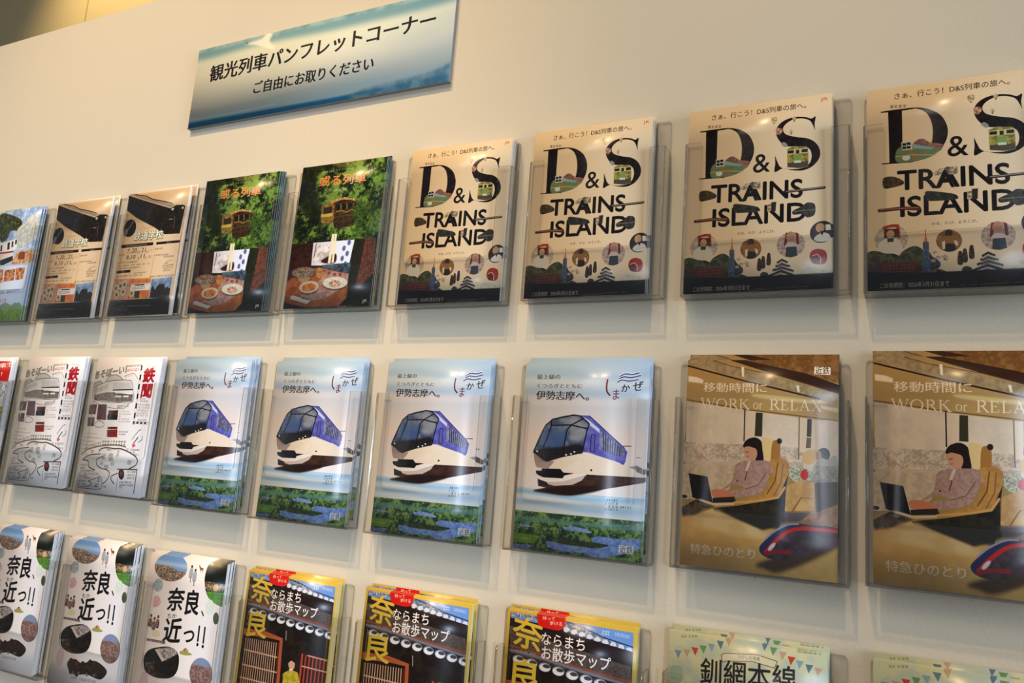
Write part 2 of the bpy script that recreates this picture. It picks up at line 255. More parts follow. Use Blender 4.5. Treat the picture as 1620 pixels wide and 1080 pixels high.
    for q in ([(119.9, 275), (141.3, 265.5), (163.9, 276), (163.1, 278.3), (141.3, 270.3), (121.4, 278.3)], [(129.8, 265), (142.1, 259.1), (159.5, 267.4), (159.5, 270), (142.1, 263.9), (130.6, 267.8)], [(133.7, 258.8), (142.9, 254.4), (154.7, 260.2), (154.7, 262.4), (142.9, 258.7), (134.4, 261.5)], [(135.5, 254), (142.9, 249.2), (151.7, 254.3), (150.5, 256.3), (142.9, 253.2), (136.7, 256.5)]):
        g.poly(q, (.13, .11, .10)); g.poly([(x, y + 3.2) for x, y in q], (.74, .68, .60), al=.85); g.poly([(x, y + 6) for x, y in q], (.20, .17, .15), al=.7)
    g.poly([(150.4, 277), (163.9, 280), (165.3, 285.5), (147.3, 284.8)], (.62, .52, .38)); g.blob([(112.9, 271.5), (116.8, 267.7), (122.9, 269.5), (124.5, 274.4), (115.2, 275.6)], (.22, .20, .18))
    g.blob([(167, 270.6), (180.5, 263.3), (198.2, 267.2), (209.9, 270.9), (208.3, 278.6), (180.2, 283.7), (169.9, 280.2)], (.72, .70, .56), blur=2, n=((.86, .80, .66), 6))
    g.blob([(166.9, 280.9), (174.4, 278), (184.7, 282.4), (198.1, 276.6), (212, 274.9), (211.8, 288.1), (168.3, 286.4)], (.32, .16, .09), n=((.16, .10, .07), 3))
    g.rect(0, 280, 210, 297, (.06, .045, .04)); g.poly([(0, 270), (60, 274), (210, 274), (210, 284), (0, 284)], (.07, .05, .04), blur=1)
    g.text('ご出発期間：2026年3月31日まで', *[(14.8, 293.4), (98, 293.7)], 7.4, (.93, .88, .80), .02)
    g.dash([(106.8, 293.4), (183.8, 292)], 1.6, (.70, .64, .56), 40, .6)
    return g

def leaves(g, box, seed, base, mid, hi, cell=7):
    x0, y0, x1, y1 = box
    n1 = g.noise(cell * 4, 3, seed); n2 = g.noise(cell, 3, seed + 1); n3 = g.noise(1.6, 2, seed + 2)
    v = np.clip((n1 * .9 + n2 * .7 + n3 * .5) / 2.1 * 3.4 - 1.2, 0, 1)[..., None]
    b, m, h = (np.array(c, 'f') for c in (base, mid, hi))
    col = np.where(v < .5, b + (m - b) * v * 2, m + (h - m) * (v - .5) * 2)
    g.mask_fill([[(x0, y0), (x1, y0), (x1, y1), (x0, y1)]], col)

def art_green():
    g = Canvas(210, 297, 12); g.bg((.1, .15, .05))
    leaves(g, (0, 0, 210, 190), 3, (.05, .07, .025), (.17, .25, .07), (.45, .58, .22), 6)
    g.blob([(1.1, 0.2), (18.1, -3.4), (83.7, 1), (85.5, 10.3), (44.4, 18.2), (42.5, 50.8), (63.7, 92), (58.1, 126.4), (28.5, 106.6), (6.8, 86.9), (-1.3, 49.9)], (.07, .09, .03), blur=7, al=.8)
    g.blob([(72.9, -11.4), (144.4, -5.8), (152.5, 5.9), (127.5, 13.6), (84.8, 6.6)], (.50, .50, .22), blur=4, al=.5)
    g.blob([(156.7, 133.9), (132.1, 84.3), (160.3, 87), (174.6, 101.8), (165.6, 117.9)], (.10, .14, .04), blur=5, al=.6)
    g.dash([(46.3, 16.6), (82.3, 15.4)], 4, (.82, .85, .74), 9, .75); g.dash([(86.2, 14), (160, 14.9)], 3, (.66, .72, .55), 20, .65)
    g.text('或る列車', *[(47.6, 46.2), (163.6, 48.1)], 22, (.93, .56, .33), .03)
    g.dash([(87.2, 57.5), (120.1, 57)], 4.4, (.93, .92, .84), 7, .85)
    # wooden tram
    g.poly([(91.3, 84), (118.3, 75.2), (144, 83.7), (150.5, 109.9), (141.4, 136.1), (101.8, 138.2), (91.9, 108.3)], (.16, .11, .05), n=((.28, .19, .08), 4))
    g.poly([(62.3, 90.1), (66.4, 84.3), (93.1, 82.4), (97.5, 105.4), (96.3, 125.9), (68.2, 124.6)], (.60, .49, .22), n=((.42, .30, .12), 4))
    for i in range(6): g.poly([(x + i * 3.6, y - i * .4) for x, y in [(68, 92.4), (71.7, 92.3), (73.2, 105.9), (69.5, 106.1)]], (.20, .13, .06))
    g.poly([(64, 106), (93.3, 105), (93.6, 111.9), (64.9, 112.2)], (.75, .68, .30)); g.poly([(65.4, 114.8), (94, 113.7), (94.4, 117.2), (66.1, 118.3)], (.52, .42, .18))
    g.poly([(81.6, 82.2), (84, 78.4), (118.1, 74.3), (144.4, 80.3), (144.1, 84.6), (131.4, 80.8), (110.8, 78.8), (91.3, 84)], (.86, .70, .44), n=((.66, .46, .26), 3))
    g.line([(101.1, 103.1), (115.1, 101.7), (126, 106.1), (139.3, 102.1), (147.5, 103.7)], 2, (.60, .45, .20))
    for q in ([(100.4, 88.3), (110.4, 87.5), (111.7, 99.7), (101.6, 100.2)], [(114.6, 87.9), (124.7, 87.9), (126.9, 100.2), (116.4, 100.1)], [(128.6, 87.4), (140.8, 88.6), (141.7, 98.9), (130.4, 99.3)]): g.poly(q, (.07, .05, .03)); g.line(q[1:3], 1.4, (.62, .48, .22))
    g.line([(98.1, 114), (145.1, 112.8)], 1, (.40, .28, .14)); g.line([(99.1, 124.4), (139.3, 124.1)], 1, (.30, .2, .1))
    g.blob([(134.6, 98.3), (176.8, 91.9), (205.7, 104.6), (209.8, 154.1), (173.7, 164.7), (147.8, 149.8), (156.1, 130.5)], (.36, .52, .16), blur=4, al=.5, n=((.12, .20, .05), 3))
    # lower photographs
    g.poly([(-0.1, 163.1), (54.5, 164), (64.3, 244.6), (-6.1, 249), (1.4, 298.3)], (.16, .07, .05), n=((.26, .12, .08), 6))
    g.poly([(54.5, 164), (155.2, 164), (150, 215.6), (57, 210.6)], (.90, .92, .97))
    g.poly([(60.2, 176.5), (67.2, 170.2), (99.3, 167.1), (102.8, 205.3), (62.2, 205.9)], (.75, .72, .74), blur=2, n=((.97, .96, .97), 9)); g.blob([(81.7, 201), (111.7, 189.4), (117.9, 201.2), (111.5, 209), (87, 207)], (.20, .08, .06), blur=1.5)
    g.line([(62.3, 166.5), (61, 195)], 1.6, (.2, .12, .12))
    for q in ([(143.4, 169)], [(132.7, 179.9)], [(142, 191)], [(131.5, 200.2)], [(140.6, 211.9)]): g.ell(q[0][0], q[0][1], 4, 5.5, (.36, .38, .54), blur=.8)
    g.poly([(83.8, 211), (154.6, 209.4), (152.9, 231.6), (122.6, 225.7), (85.4, 219.3)], (.32, .40, .46), blur=1, n=((.15, .2, .26), 5))
    g.poly([(0.6, 240.9), (25, 226.8), (76.6, 215.6), (151.9, 231.6), (154.7, 283.2), (139.7, 294.6), (65.1, 295.9), (-1.7, 285.3)], (.72, .41, .20), n=((.62, .33, .16), 8))
    g.poly([(-2.1, 283.7), (67.3, 296.7), (47.2, 298.1), (0.1, 297.5)], (.05, .05, .03)); g.poly([(153.9, 278.6), (137.8, 294.5), (158.7, 294.8)], (.10, .08, .04))
    g.poly([(87.4, 238.9), (93.9, 221.3), (151.9, 231.6), (151.2, 253.6), (98, 280.6), (72.2, 281.7), (39.2, 271.5)], (.80, .72, .74), al=.75, n=((.66, .5, .45), 6))
    for L, c1, c2 in (([(10.1, 224.5), (69.9, 222.7), (36.7, 213.1), (43.6, 234.9)], (.62, .60, .52), (.45, .32, .24)), ([(91.1, 247), (151.3, 248.9), (120.8, 236.8), (123.5, 260.7)], (.94, .93, .86), (.88, .86, .78)), ([(34.4, 254.3), (83.3, 253.2), (57.7, 242.7), (58.9, 267.1)], (.86, .82, .74), (.80, .75, .66))):
        g.oval([(x + .6, y + 3) for x, y in L], (.22, .12, .08), blur=1.5, al=.6); g.oval(L, c1, n=(c2, 3)); 
    g.oval([(17.2, 224.8), (63.9, 223.3), (37.3, 215.6), (42.9, 231.6)], (.45, .36, .28), n=((.72, .66, .56), 3)); g.poly([(26.7, 234.3), (59.9, 233.8), (53.8, 243.4), (37.6, 245.4)], (.70, .66, .48), al=.8)
    g.oval([(40.8, 255.3), (77.4, 253.9), (58.6, 246.8), (58, 263)], (.72, .34, .14), n=((.85, .62, .30), 2.5)); g.oval([(107.6, 250), (137, 250.1), (120.1, 243.2), (122.9, 257.5)], (.70, .45, .30), n=((.94, .86, .74), 2.5))
    g.blob([(8.8, 257.7), (15.8, 251.3), (29.3, 254.9), (22.5, 262.1), (12, 262.4)], (.62, .26, .13)); g.blob([(72.5, 225.3), (78.6, 215.7), (90.5, 224.4), (88.8, 235.7), (76.6, 235.2)], (.75, .45, .22), n=((.84, .66, .40), 2))
    for q in ([(104.3, 228.2)], [(117.8, 231.1)], [(131.7, 232.4)]): g.ell(q[0][0], q[0][1], 4, 3, (.62, .24, .15))
    g.poly([(15.3, 271.8), (20.1, 269.7), (68.1, 281.7), (59.4, 288.2), (15.4, 277.1)], (.92, .90, .82)); g.line([(44.5, 276.4), (61.7, 280)], 1.2, (.3, .25, .2))
    # wood column on the right
    g.poly([(155.9, 162.4), (209.5, 164.3), (210.9, 297), (153.3, 296.3)], (.09, .10, .04), n=((.14, .13, .06), 5))
    g.poly([(180.9, 162.4), (205.7, 164), (209.6, 233.8), (181.9, 256.1), (171.6, 251.1), (177.5, 208.9)], (.30, .15, .08), n=((.50, .28, .15), 2))
    for q in ([(98.7, 148.6), (105.4, 148.7), (104.4, 208.3), (97.8, 208.4)], [(105.8, 148.8), (110.9, 149.1), (112.2, 207.4), (106.8, 207.5)]): g.poly(q, (.94, .91, .78))
    g.text('JR', *[(191.7, 291.2), (202.6, 290.4)], 7.5, (.95, .93, .9), .03)
    return g

def art_flyer():
    g = Canvas(210, 297, 13); g.bg((.95, .90, .84))
    g.rect(5, 4, 205, 290, (.88, .76, .60)); g.rect(5, 4, 205, 75, (.78, .66, .50), blur=6); g.speck(.02)
    K = (.10, .06, .05)
    g.poly([(4.1, 2.1), (25, 3.2), (166, 41.8), (148.7, 48.3), (50.1, 19)], (.55, .48, .38))
    g.line([(25.2, 4.1), (63.6, 11.9), (88.9, 22.5), (112.2, 27.1), (154.1, 37.5)], 2, K)
    g.line([(6.7, 3.2), (52.4, 19.2), (150.6, 47.4)], 2.2, (.68, .62, .52))
    g.poly([(2.6, 4.5), (50.3, 19.8), (151.2, 49.4), (168.5, 42.8), (190.1, 44.4), (198.2, 47.1), (195.9, 112.2), (147.6, 110.3), (109.6, 91.3), (43.5, 63.1), (5.1, 41.6)], (.09, .07, .05), n=((.15, .12, .08), 4))
    g.dash([(6.9, 18.3), (146, 68.3)], 12, (.14, .11, .08), 12, .6); g.line([(153.4, 75.4), (164.3, 75.9)], 1.5, (.6, .55, .5)); g.ell(*[(159.4, 52)][0], 4, 3, (.75, .70, .62)); g.ell(*[(191.1, 51.6)][0], 3, 3, (.75, .70, .62)); g.line([(170.1, 70.3), (173.3, 96.2)], 1.2, (.42, .35, .3))
    g.oval([(5.5, 86.6), (48.5, 86.6), (24, 65.7), (28.3, 108.4)], (.10, .09, .08)); g.line([(14.5, 100.5), (26.7, 81.6), (36.3, 69.2)], 4, (.36, .36, .34)); g.ell(*[(15.2, 95.6)][0], 7, 9, (.45, .45, .42), blur=2)
    g.dash([(56.6, 91.3), (111.5, 90.6)], 4, (.62, .66, .40), 9, .8)
    g.text('鉄道学校', *[(48.5, 119.1), (143.1, 120.4)], 20, (.36, .40, .20), .13); g.text('鉄道学校', *[(47, 118), (141.7, 119.3)], 20, (.97, .94, .88), .03)
    for q in ([(8.5, 126.2), (115.3, 126.5), (115.8, 133.7), (9.6, 134)], [(125.8, 127.2), (201.3, 127.4), (201.3, 133.2), (125.4, 133.1)], [(8.2, 188.1), (55.8, 187.6), (56.2, 194.1), (8.5, 194.8)]): g.poly(q, K)
    g.dash([(24, 130.8), (97.4, 130.6)], 4, (.85, .75, .62), 14, .7); g.dash([(158.2, 131.5), (175, 131.1)], 4, (.85, .75, .62), 4, .7); g.dash([(26.4, 191.8), (38.7, 191.8)], 4, (.85, .75, .62), 2, .7)
    g.text('7', *[(33.8, 147.7), (40.1, 147.7)], 10, K, .03); g.text('20', *[(49.5, 147.7), (65.1, 147.7)], 10.5, K, .03); g.text('21', *[(80.7, 148), (94.3, 147.9)], 10.5, K, .03)
    g.text('8', *[(33.9, 162.3), (41.1, 162.3)], 9.6, K, .03); g.text('10', *[(50.8, 162.4), (64.1, 162.2)], 9.6, K, .03); g.text('11', *[(81.8, 162.3), (93.9, 162.2)], 9.6, K, .03)
    for q in ([(42.6, 146.9), (48.2, 146.9)], [(67.4, 147.7), (78.4, 147.6)], [(96.7, 148.4), (101.7, 148.2)], [(43.1, 161.6), (49.4, 161.5)], [(66.3, 162.2), (79.6, 162.2)], [(96, 161.9), (101.4, 161.9)]): g.dash(q, 5, (.25, .18, .12), 2, .75)
    g.dash([(104.2, 145.7), (116.1, 145.5)], 6, (.45, .42, .16), 3, .8); g.dash([(106.6, 160.9), (117.5, 160.9)], 6, (.75, .30, .18), 3, .8)
    for q, n in (([(7.8, 151.3), (28.1, 150.9)], 6), ([(6.8, 169.6), (78.5, 169.5)], 14), ([(8, 176.8), (117.9, 176.6)], 22), ([(8.9, 183.4), (93.8, 183.2)], 18), ([(69.1, 196.2), (109.9, 196.7)], 10), ([(10.4, 202), (97.2, 201.7)], 20), ([(125.2, 143.3), (152, 143)], 5), ([(125.4, 158.6), (172.5, 158.6)], 9), ([(157, 163.7), (188.6, 163.3)], 7), ([(169, 175.5), (186.9, 171.8)], 3), ([(159.6, 179.7), (176.5, 179.4)], 5), ([(154.8, 184.9), (193.5, 183.5)], 9), ([(160.6, 190), (192, 189)], 7), ([(162.2, 195.6), (187.4, 195.1)], 5), ([(123, 207.7), (203.5, 207.2)], 14)):
        g.dash(q, 3.4, (.32, .22, .15), n, .8)
    g.line([(121.2, 137.3), (120.5, 149.3)], .8, (.55, .42, .3)); g.line([(125.3, 161.7), (125.8, 206.3)], .8, (.55, .42, .3))
    # photo band
    g.poly([(7.3, 206.8), (62.2, 209.5), (58.9, 255.7), (5.3, 256.9)], (.80, .60, .52), n=((.70, .50, .42), 4))
    g.poly([(62.2, 209.5), (128.1, 210.4), (131.5, 257), (61.2, 255.8)], (.84, .48, .20), n=((.72, .40, .18), 5)); g.poly([(82.5, 239.2), (98.9, 239.1), (99.7, 255.8), (84.3, 255.5)], (.16, .18, .13))
    g.poly([(131, 212.9), (196, 209.9), (195.7, 258.8), (132.5, 256.7)], (.58, .68, .78), n=((.45, .55, .66), 8)); g.poly([(134.6, 235.1), (137.6, 227.4), (147.5, 238.9), (153.3, 229.7), (158.5, 226), (174.4, 226), (178.8, 237.1), (183.8, 232.7), (195.8, 237.9), (196.5, 258), (133.5, 256.3)], (.10, .09, .08), n=((.2, .15, .12), 4))
    for q in ([(17, 229.9)], [(31.2, 224.9)], [(43.6, 221.5)], [(23.2, 245.5)], [(43.6, 239.1)], [(72.8, 243.6)]): g.ell(q[0][0], q[0][1], 8.5, 8.5, (.86, .82, .66)); g.ell(q[0][0], q[0][1], 6, 6, (.62, .62, .46)); g.ell(q[0][0], q[0][1], 2.6, 2.6, (.30, .22, .15))
    g.poly([(66, 221.7), (131.5, 221.6), (128.9, 237.7), (65.4, 237.7)], (.95, .91, .86)); g.poly([(78.8, 223.7), (110.1, 223.6), (110.1, 226.5), (78.9, 226.3)], K); g.dash([(72.7, 232.4), (114, 231.4)], 6, (.25, .2, .2), 9, .8)
    g.poly([(3.2, 257.6), (199.4, 257.4), (202.2, 295.2), (2.9, 295.1)], (.13, .10, .05))
    for q, n in (([(4.6, 261.7), (60.6, 260.9)], 12), ([(4.4, 268.1), (24.6, 267.6)], 5), ([(8.3, 273.1), (147.3, 273.6)], 30), ([(5.2, 277.8), (65.9, 278)], 14), ([(4.3, 281.8), (67.2, 281.8)], 14), ([(3.7, 287.1), (37.6, 286.9)], 8), ([(4.2, 292.2), (64.7, 291.7)], 14), ([(74.8, 292), (131.3, 291.4)], 14)): g.dash(q, 2.6, (.66, .60, .46), n, .75)
    return g

def art_coast():
    g = Canvas(210, 297, 14); g.bg((.66, .76, .86)); leaves(g, (0, 0, 210, 110), 5, (.50, .62, .80), (.66, .76, .88), (.88, .90, .92), 12)
    g.blob([(34.9, 8.8), (97.7, 17.4), (138, 36.4), (125.1, 57.4), (96, 58.3), (88, 79.8), (58.5, 80.9)], (.14, .15, .07), n=((.34, .38, .16), 4))
    g.blob([(121.1, 60.2), (159.7, 28.8), (185.7, 20.1), (205.1, 29.5), (207.4, 60.5), (192.8, 90.2), (146.1, 108.6), (123.2, 82.2)], (.86, .82, .72), n=((.66, .70, .70), 5))
    g.poly([(61.7, 90.5), (132.1, 79.7), (136.2, 108), (101.4, 121.3), (71.1, 119.4)], (.90, .90, .90))
    for q in ([(65.8, 95.5), (72.9, 94.4), (76.1, 110.4), (69.5, 111.5)], [(93.7, 89.6), (102.9, 87.7), (106.8, 107.6), (97.3, 108.6)], [(110.2, 87.6), (116.9, 85.5), (120.8, 102.3), (114.3, 103.4)], [(123.7, 83.8), (131.2, 82.8), (133.2, 95.4), (126.7, 96.5)]): g.poly(q, (.14, .14, .15))
    g.poly([(69.5, 114.6), (123.3, 113.3), (135.3, 135.7), (100.6, 149.2), (80.5, 148.1)], (.86, .84, .82)); g.line([(70.1, 116.2), (123.8, 114.9)], 5, (.66, .22, .18)); g.poly([(76.3, 135.4), (127.4, 126), (131.4, 138.5), (95.6, 148.9), (80.5, 148.1)], (.18, .17, .16))
    g.poly([(143.1, 114.6), (219.6, 116.4), (210.9, 149.1), (125.5, 150.5)], (.70, .46, .30), n=((.84, .70, .52), 5)); g.poly([(151.5, 118.2), (175.4, 118.1), (179.2, 138.2), (150.5, 138.1)], (.50, .26, .18))
    g.poly([(81.5, 151.2), (203.2, 154.8), (193.5, 214.5), (102, 213.9)], (.80, .84, .90)); 
    for q in ([(84.6, 160.7), (99.5, 160.9), (105.9, 195.6), (96.4, 196.8)], [(106.2, 163.4), (150.6, 161.1), (153.1, 191.6), (110.3, 194.3)], [(152.5, 159.6), (188.4, 160), (188.3, 190.2), (157, 191.8)]): g.poly(q, (.56, .26, .16), n=((.80, .62, .42), 4))
    g.dash([(104.5, 221.6), (183.5, 220.1)], 9, (.35, .36, .38), 14, .7); g.poly([(106, 226.2), (195.4, 220.6), (203.8, 262.5), (118.1, 263)], (.70, .78, .88)); g.dash([(112.1, 244.7), (140.3, 242)], 9, (.62, .25, .20), 3, .6)
    g.blob([(-91.2, 247.5), (117.1, 260), (138.1, 250.1), (169.1, 257), (198.7, 253.5), (229.8, 316.1), (-68.3, 311)], (.42, .55, .20), n=((.54, .66, .28), 6)); g.blob([(107.7, 261.2), (137.6, 248.5), (156.1, 261.1), (176.3, 249.8), (203.8, 262.5), (166.7, 264.4)], (.46, .56, .50))
    return g

def art_red():
    g = Canvas(210, 297, 15); g.bg((.90, .89, .88))
    g.rect(6, 8, 204, 58, (.72, .09, .06)); g.text('特別列車で', *[(68.2, 29.3), (211.1, 22.7)], 12, (.96, .93, .9), .03); g.text('行こう！', *[(103.9, 51.1), (173.2, 46.2)], 12, (.96, .93, .9), .03)
    g.vgrad(58, 180, (.66, .64, .60), (.52, .56, .60)); leaves(g, (6, 120, 204, 170), 9, (.20, .22, .08), (.40, .42, .14), (.60, .55, .2)); leaves(g, (6, 60, 204, 100), 21, (.45, .48, .52), (.62, .62, .60), (.80, .78, .74))
    g.rect(6, 172, 204, 285, (.92, .90, .86)); 
    for i in range(9): g.dash([(14, 190 + i * 10), (196, 190 + i * 10)], 3, (.35, .3, .3), 30, .8)
    return g

def art_handmap():
    g = Canvas(210, 297, 16); g.bg((.95, .92, .90)); K = (.16, .14, .13); R = (.66, .08, .10)
    g.text('あそぼーい！', *[(-2.1, 48.5), (100.4, 32.9)], 17, (.30, .30, .27), .10); g.text('あそぼーい！', *[(-1.6, 47.6), (100.9, 32.1)], 16, (.66, .65, .60), .02)
    g.text('鉄', *[(158.5, 53.6), (193.1, 53)], 31, R, .09); g.text('聞', *[(160.9, 87.1), (192.4, 86.3)], 29, R, .07)
    for i in range(6):
        a, b = [(147.7, 18.5), (153.6, 143.1)]
        for (t0, t1, c) in ((i / 6, (i + .5) / 6, (.08, .07, .07)), ((i + .5) / 6, (i + 1) / 6, (.97, .95, .93))):
            p = [(a[0] + (b[0] - a[0]) * t, a[1] + (b[1] - a[1]) * t) for t in (t0, t1)]; g.line(p, 5, K); g.line([(p[0][0], p[0][1] + .6), (p[1][0], p[1][1] - .6)], 3.8, c)
    a, b = [(150.5, 140.9), (198.2, 140.7)]
    for i in range(4): x = a[0] + (b[0] - a[0]) * i / 4; w = (b[0] - a[0]) / 8; g.rect(x, a[1] - 2.5, x + 2 * w, a[1] + 2.5, K); g.rect(x + w, a[1] - 1.6, x + 2 * w - .5, a[1] + 1.6, (.97, .95, .93))
    # drawn train
    g.blob([(39, 53.5), (45.6, 43.6), (66.2, 38), (85.2, 42.9), (94.6, 49.2), (74.2, 54.4)], (.82, .80, .76)); g.stroke([(39, 53.5), (45.6, 43.6), (66.2, 38), (85.2, 42.9), (94.6, 49.2)], 1.2, K)
    g.blob([(-3.4, 62.5), (7.2, 56.5), (21.3, 53.5), (29.4, 58.6), (2.5, 64.8)], (.78, .76, .72)); g.stroke([(-3.4, 62.5), (7.2, 56.5), (21.3, 53.5), (29.4, 58.6)], 1.2, K)
    g.poly([(3.4, 67.2), (58.6, 52.3), (114.6, 50.5), (124.5, 55.1), (131.9, 70.8), (68.3, 73.9), (8.4, 85)], (.88, .86, .83)); g.poly([(64.9, 56.2), (120.9, 55.1), (129, 69.3), (68.7, 71.5)], (.80, .79, .77))
    g.poly([(7.7, 85), (47.2, 77.6), (71.8, 77), (135.4, 81.8), (137.5, 95.9), (93.8, 98.7), (13.4, 95.3)], (.40, .36, .32), n=((.56, .52, .46), 2)); g.poly([(73, 74.6), (129.5, 70.9), (133, 76.4), (80, 79.2)], (.93, .91, .89)); g.poly([(77.9, 84.1), (98.5, 83.5), (98.6, 87.5), (79.2, 88)], (.90, .88, .86)); g.poly([(104.5, 83.4), (122.5, 82.9), (122.6, 86.9), (105.8, 87.3)], (.90, .88, .86)); g.line([(69, 72.3), (131.7, 70.1)], 3, K); g.line([(72.1, 77.8), (78.8, 83.2), (134.1, 81.5)], 2, K)
    for i in range(12): g.line([(x + i * 3.6, y - i * 1.1) for x, y in [(6.3, 72.1), (8.5, 81.8)]], .8, K)
    g.stroke([(2.1, 67.3), (25.9, 59.4), (58.3, 51.5), (114.3, 49.7), (125.7, 55.1), (133.1, 70.8), (138.6, 95.8), (94, 99.5), (13.1, 94.5), (2.1, 67.3)], 1.2, K); g.stroke([(11.7, 97.8), (37.4, 106.6), (73.8, 111.9), (112.7, 112.2), (128.3, 100.8)], 1, K); g.dash([(92.3, 108.9), (129.5, 104.7)], 6, K, 7, .6)
    for q in ([(-1.5, 106.7), (24.4, 105.1), (24.9, 127.6), (1.2, 128.1)], [(28.2, 105.3), (56.4, 104.2), (63.4, 138.8), (31.5, 139.2)], [(65.9, 117.6), (97.6, 116.1), (99.4, 137.5), (67.6, 138.3)], [(1.1, 134.7), (24.5, 133.6), (26.9, 154.2), (4.7, 154.7)], [(73.2, 153.1), (104.6, 151.9), (104.7, 157.2), (73.1, 158.5)]): g.poly(q, (.44, .18, .12), n=((.20, .12, .10), 3))
    g.poly([(68.3, 117.5), (97.3, 116.6), (96.9, 122.8), (69, 123)], (.30, .12, .10)); g.poly([(64.5, 127.8), (99.4, 126.6), (99.3, 137.2), (67.1, 138.3)], (.10, .10, .09)); g.poly([(72.7, 160), (105.7, 157.9), (109.3, 174.5), (76.2, 175.9)], (.62, .16, .10), n=((.42, .10, .08), 3))
    for y in (830, 868, 900, 938, 972): g.dash([(p[0], p[1]) for p in ({830: [(102.8, 118.8), (133.8, 118.1)], 868: [(103.5, 124.6), (140.3, 123.7)], 900: [(103.5, 129.6), (108.7, 129.4)], 938: [(103.8, 135), (138.9, 134.2)], 972: [(104, 140.7), (141.8, 139.6)]}[y])], 3, (.4, .36, .34), 10, .7)
    for q in ([(158.4, 90.6), (177.1, 90.1)], [(161, 95.2), (193.7, 94.6)], [(155, 102.4), (194.7, 102)], [(154.5, 108.6), (196.5, 107.8)], [(155.3, 114.7), (193.8, 114.3)], [(156, 120.9), (190.9, 120.2)], [(156.4, 125.9), (192.3, 125)], [(158.2, 135.3), (192.9, 134.4)], [(101.8, 18.2), (147.6, 16.4)], [(157.3, 16.8), (192.3, 18)]): g.dash(q, 4, (.36, .32, .30), 12, .75)
    g.dash([(100.2, 28.4), (140.7, 25.5)], 6, (.72, .30, .30), 10, .8)
    g.stroke([(98.1, 41.1), (117, 35.1), (129.3, 35.7), (142.4, 46.7)], 1.2, (.5, .52, .32)); g.dash([(98, 40.7), (127.7, 38.2)], 4, (.60, .55, .30), 6, .7); g.stroke([(28.4, 147.9), (39.6, 141.2), (58.8, 146.7), (56.3, 153.8), (34.7, 155.1), (28.4, 147.9)], 1.2, K)
    for i in range(5):
        q = [(-2.4, 166.2), (46.1, 166.5)] if i % 2 == 0 else [(2.6, 176.1), (63.2, 173.5)]
        g.dash([(q[0][0] - i, 170 + i * 8.5), (q[1][0] - i * 3, 171 + i * 8.5)], 2.8, (.45, .42, .40), 12, .7)
    g.dash([(107.7, 162.4), (140.6, 161.5)], 3, K, 9, .7); g.dash([(111.9, 167.9), (135.5, 167.4)], 3, K, 6, .7)
    g.stroke([(3, 217.4), (16.4, 206.9), (43.2, 199.5), (77.5, 193.6), (114.9, 191.2), (141.7, 193.9)], 2.4, (.40, .38, .16)); g.dash([(2.9, 210.6), (23.9, 200.4)], 9, (.40, .38, .18), 6, .6); g.dash([(25.8, 198.8), (61.8, 190.3)], 9, (.30, .28, .16), 7, .7); g.dash([(63.9, 189.4), (141.6, 186.5)], 11, (.30, .28, .20), 9, .65)
    g.blob([(9.6, 228.4), (23.7, 220.1), (60.4, 213.7), (150.4, 213.4), (176.7, 216.4), (178.1, 227.9), (165.3, 238), (137.4, 244.7), (105.3, 246.6), (75.4, 242.5), (37.6, 244.7), (29.2, 231.8)], (.86, .88, .88))
    g.stroke([(59.5, 207.7), (61.5, 203.1), (79.2, 198.5), (108.1, 199.3), (126.7, 198.4), (159.5, 205.6), (182.4, 216.1), (183, 229.1), (163.2, 238.9)], 3, (.32, .30, .28)); g.stroke([(9.6, 228.4), (23.5, 219.4), (36.8, 215.7), (64.9, 212.7)], 2.4, (.36, .34, .32)); g.stroke([(12.3, 229), (28.7, 230.3), (34.2, 241.9), (55.8, 248.1)], 2.2, K)
    g.stroke([(73.8, 217.5), (56.9, 224.3), (58.2, 234.6), (73.1, 242.7), (95.6, 245.7), (105, 252.4), (102, 264.2), (89.3, 275.1)], 2, K); g.stroke([(130, 250.2), (112.7, 257.8), (113.9, 264.9), (124.8, 272.8)], 2.2, K); g.stroke([(40.6, 272.5), (66.4, 264.3)], 1.6, K); g.stroke([(40.6, 272.5), (54.4, 277.4), (40.1, 284.1)], 1.6, K); g.stroke([(10.4, 289), (74.8, 287.6), (86.7, 281), (82.5, 262.5)], 1.4, K)
    for q, w, h in (([(77.3, 217.3)], 12, 12), ([(99.3, 215.4)], 14, 12), ([(101.8, 222.6)], 14, 8), ([(109.4, 231)], 12, 8), ([(120.9, 209.1)], 7, 14), ([(161.3, 225.7)], 13, 9), ([(74.2, 232.3)], 9, 7), ([(91, 239.4)], 14, 9), ([(74.2, 266)], 11, 14), ([(69.4, 279.3)], 14, 9), ([(89.9, 201.7)], 14, 6), ([(36.8, 208.9)], 10, 6)): g.rect(q[0][0] - w / 2, q[0][1] - h / 2, q[0][0] + w / 2, q[0][1] + h / 2, (.45, .43, .41), al=.8, n=((.85, .83, .8), 1.2))
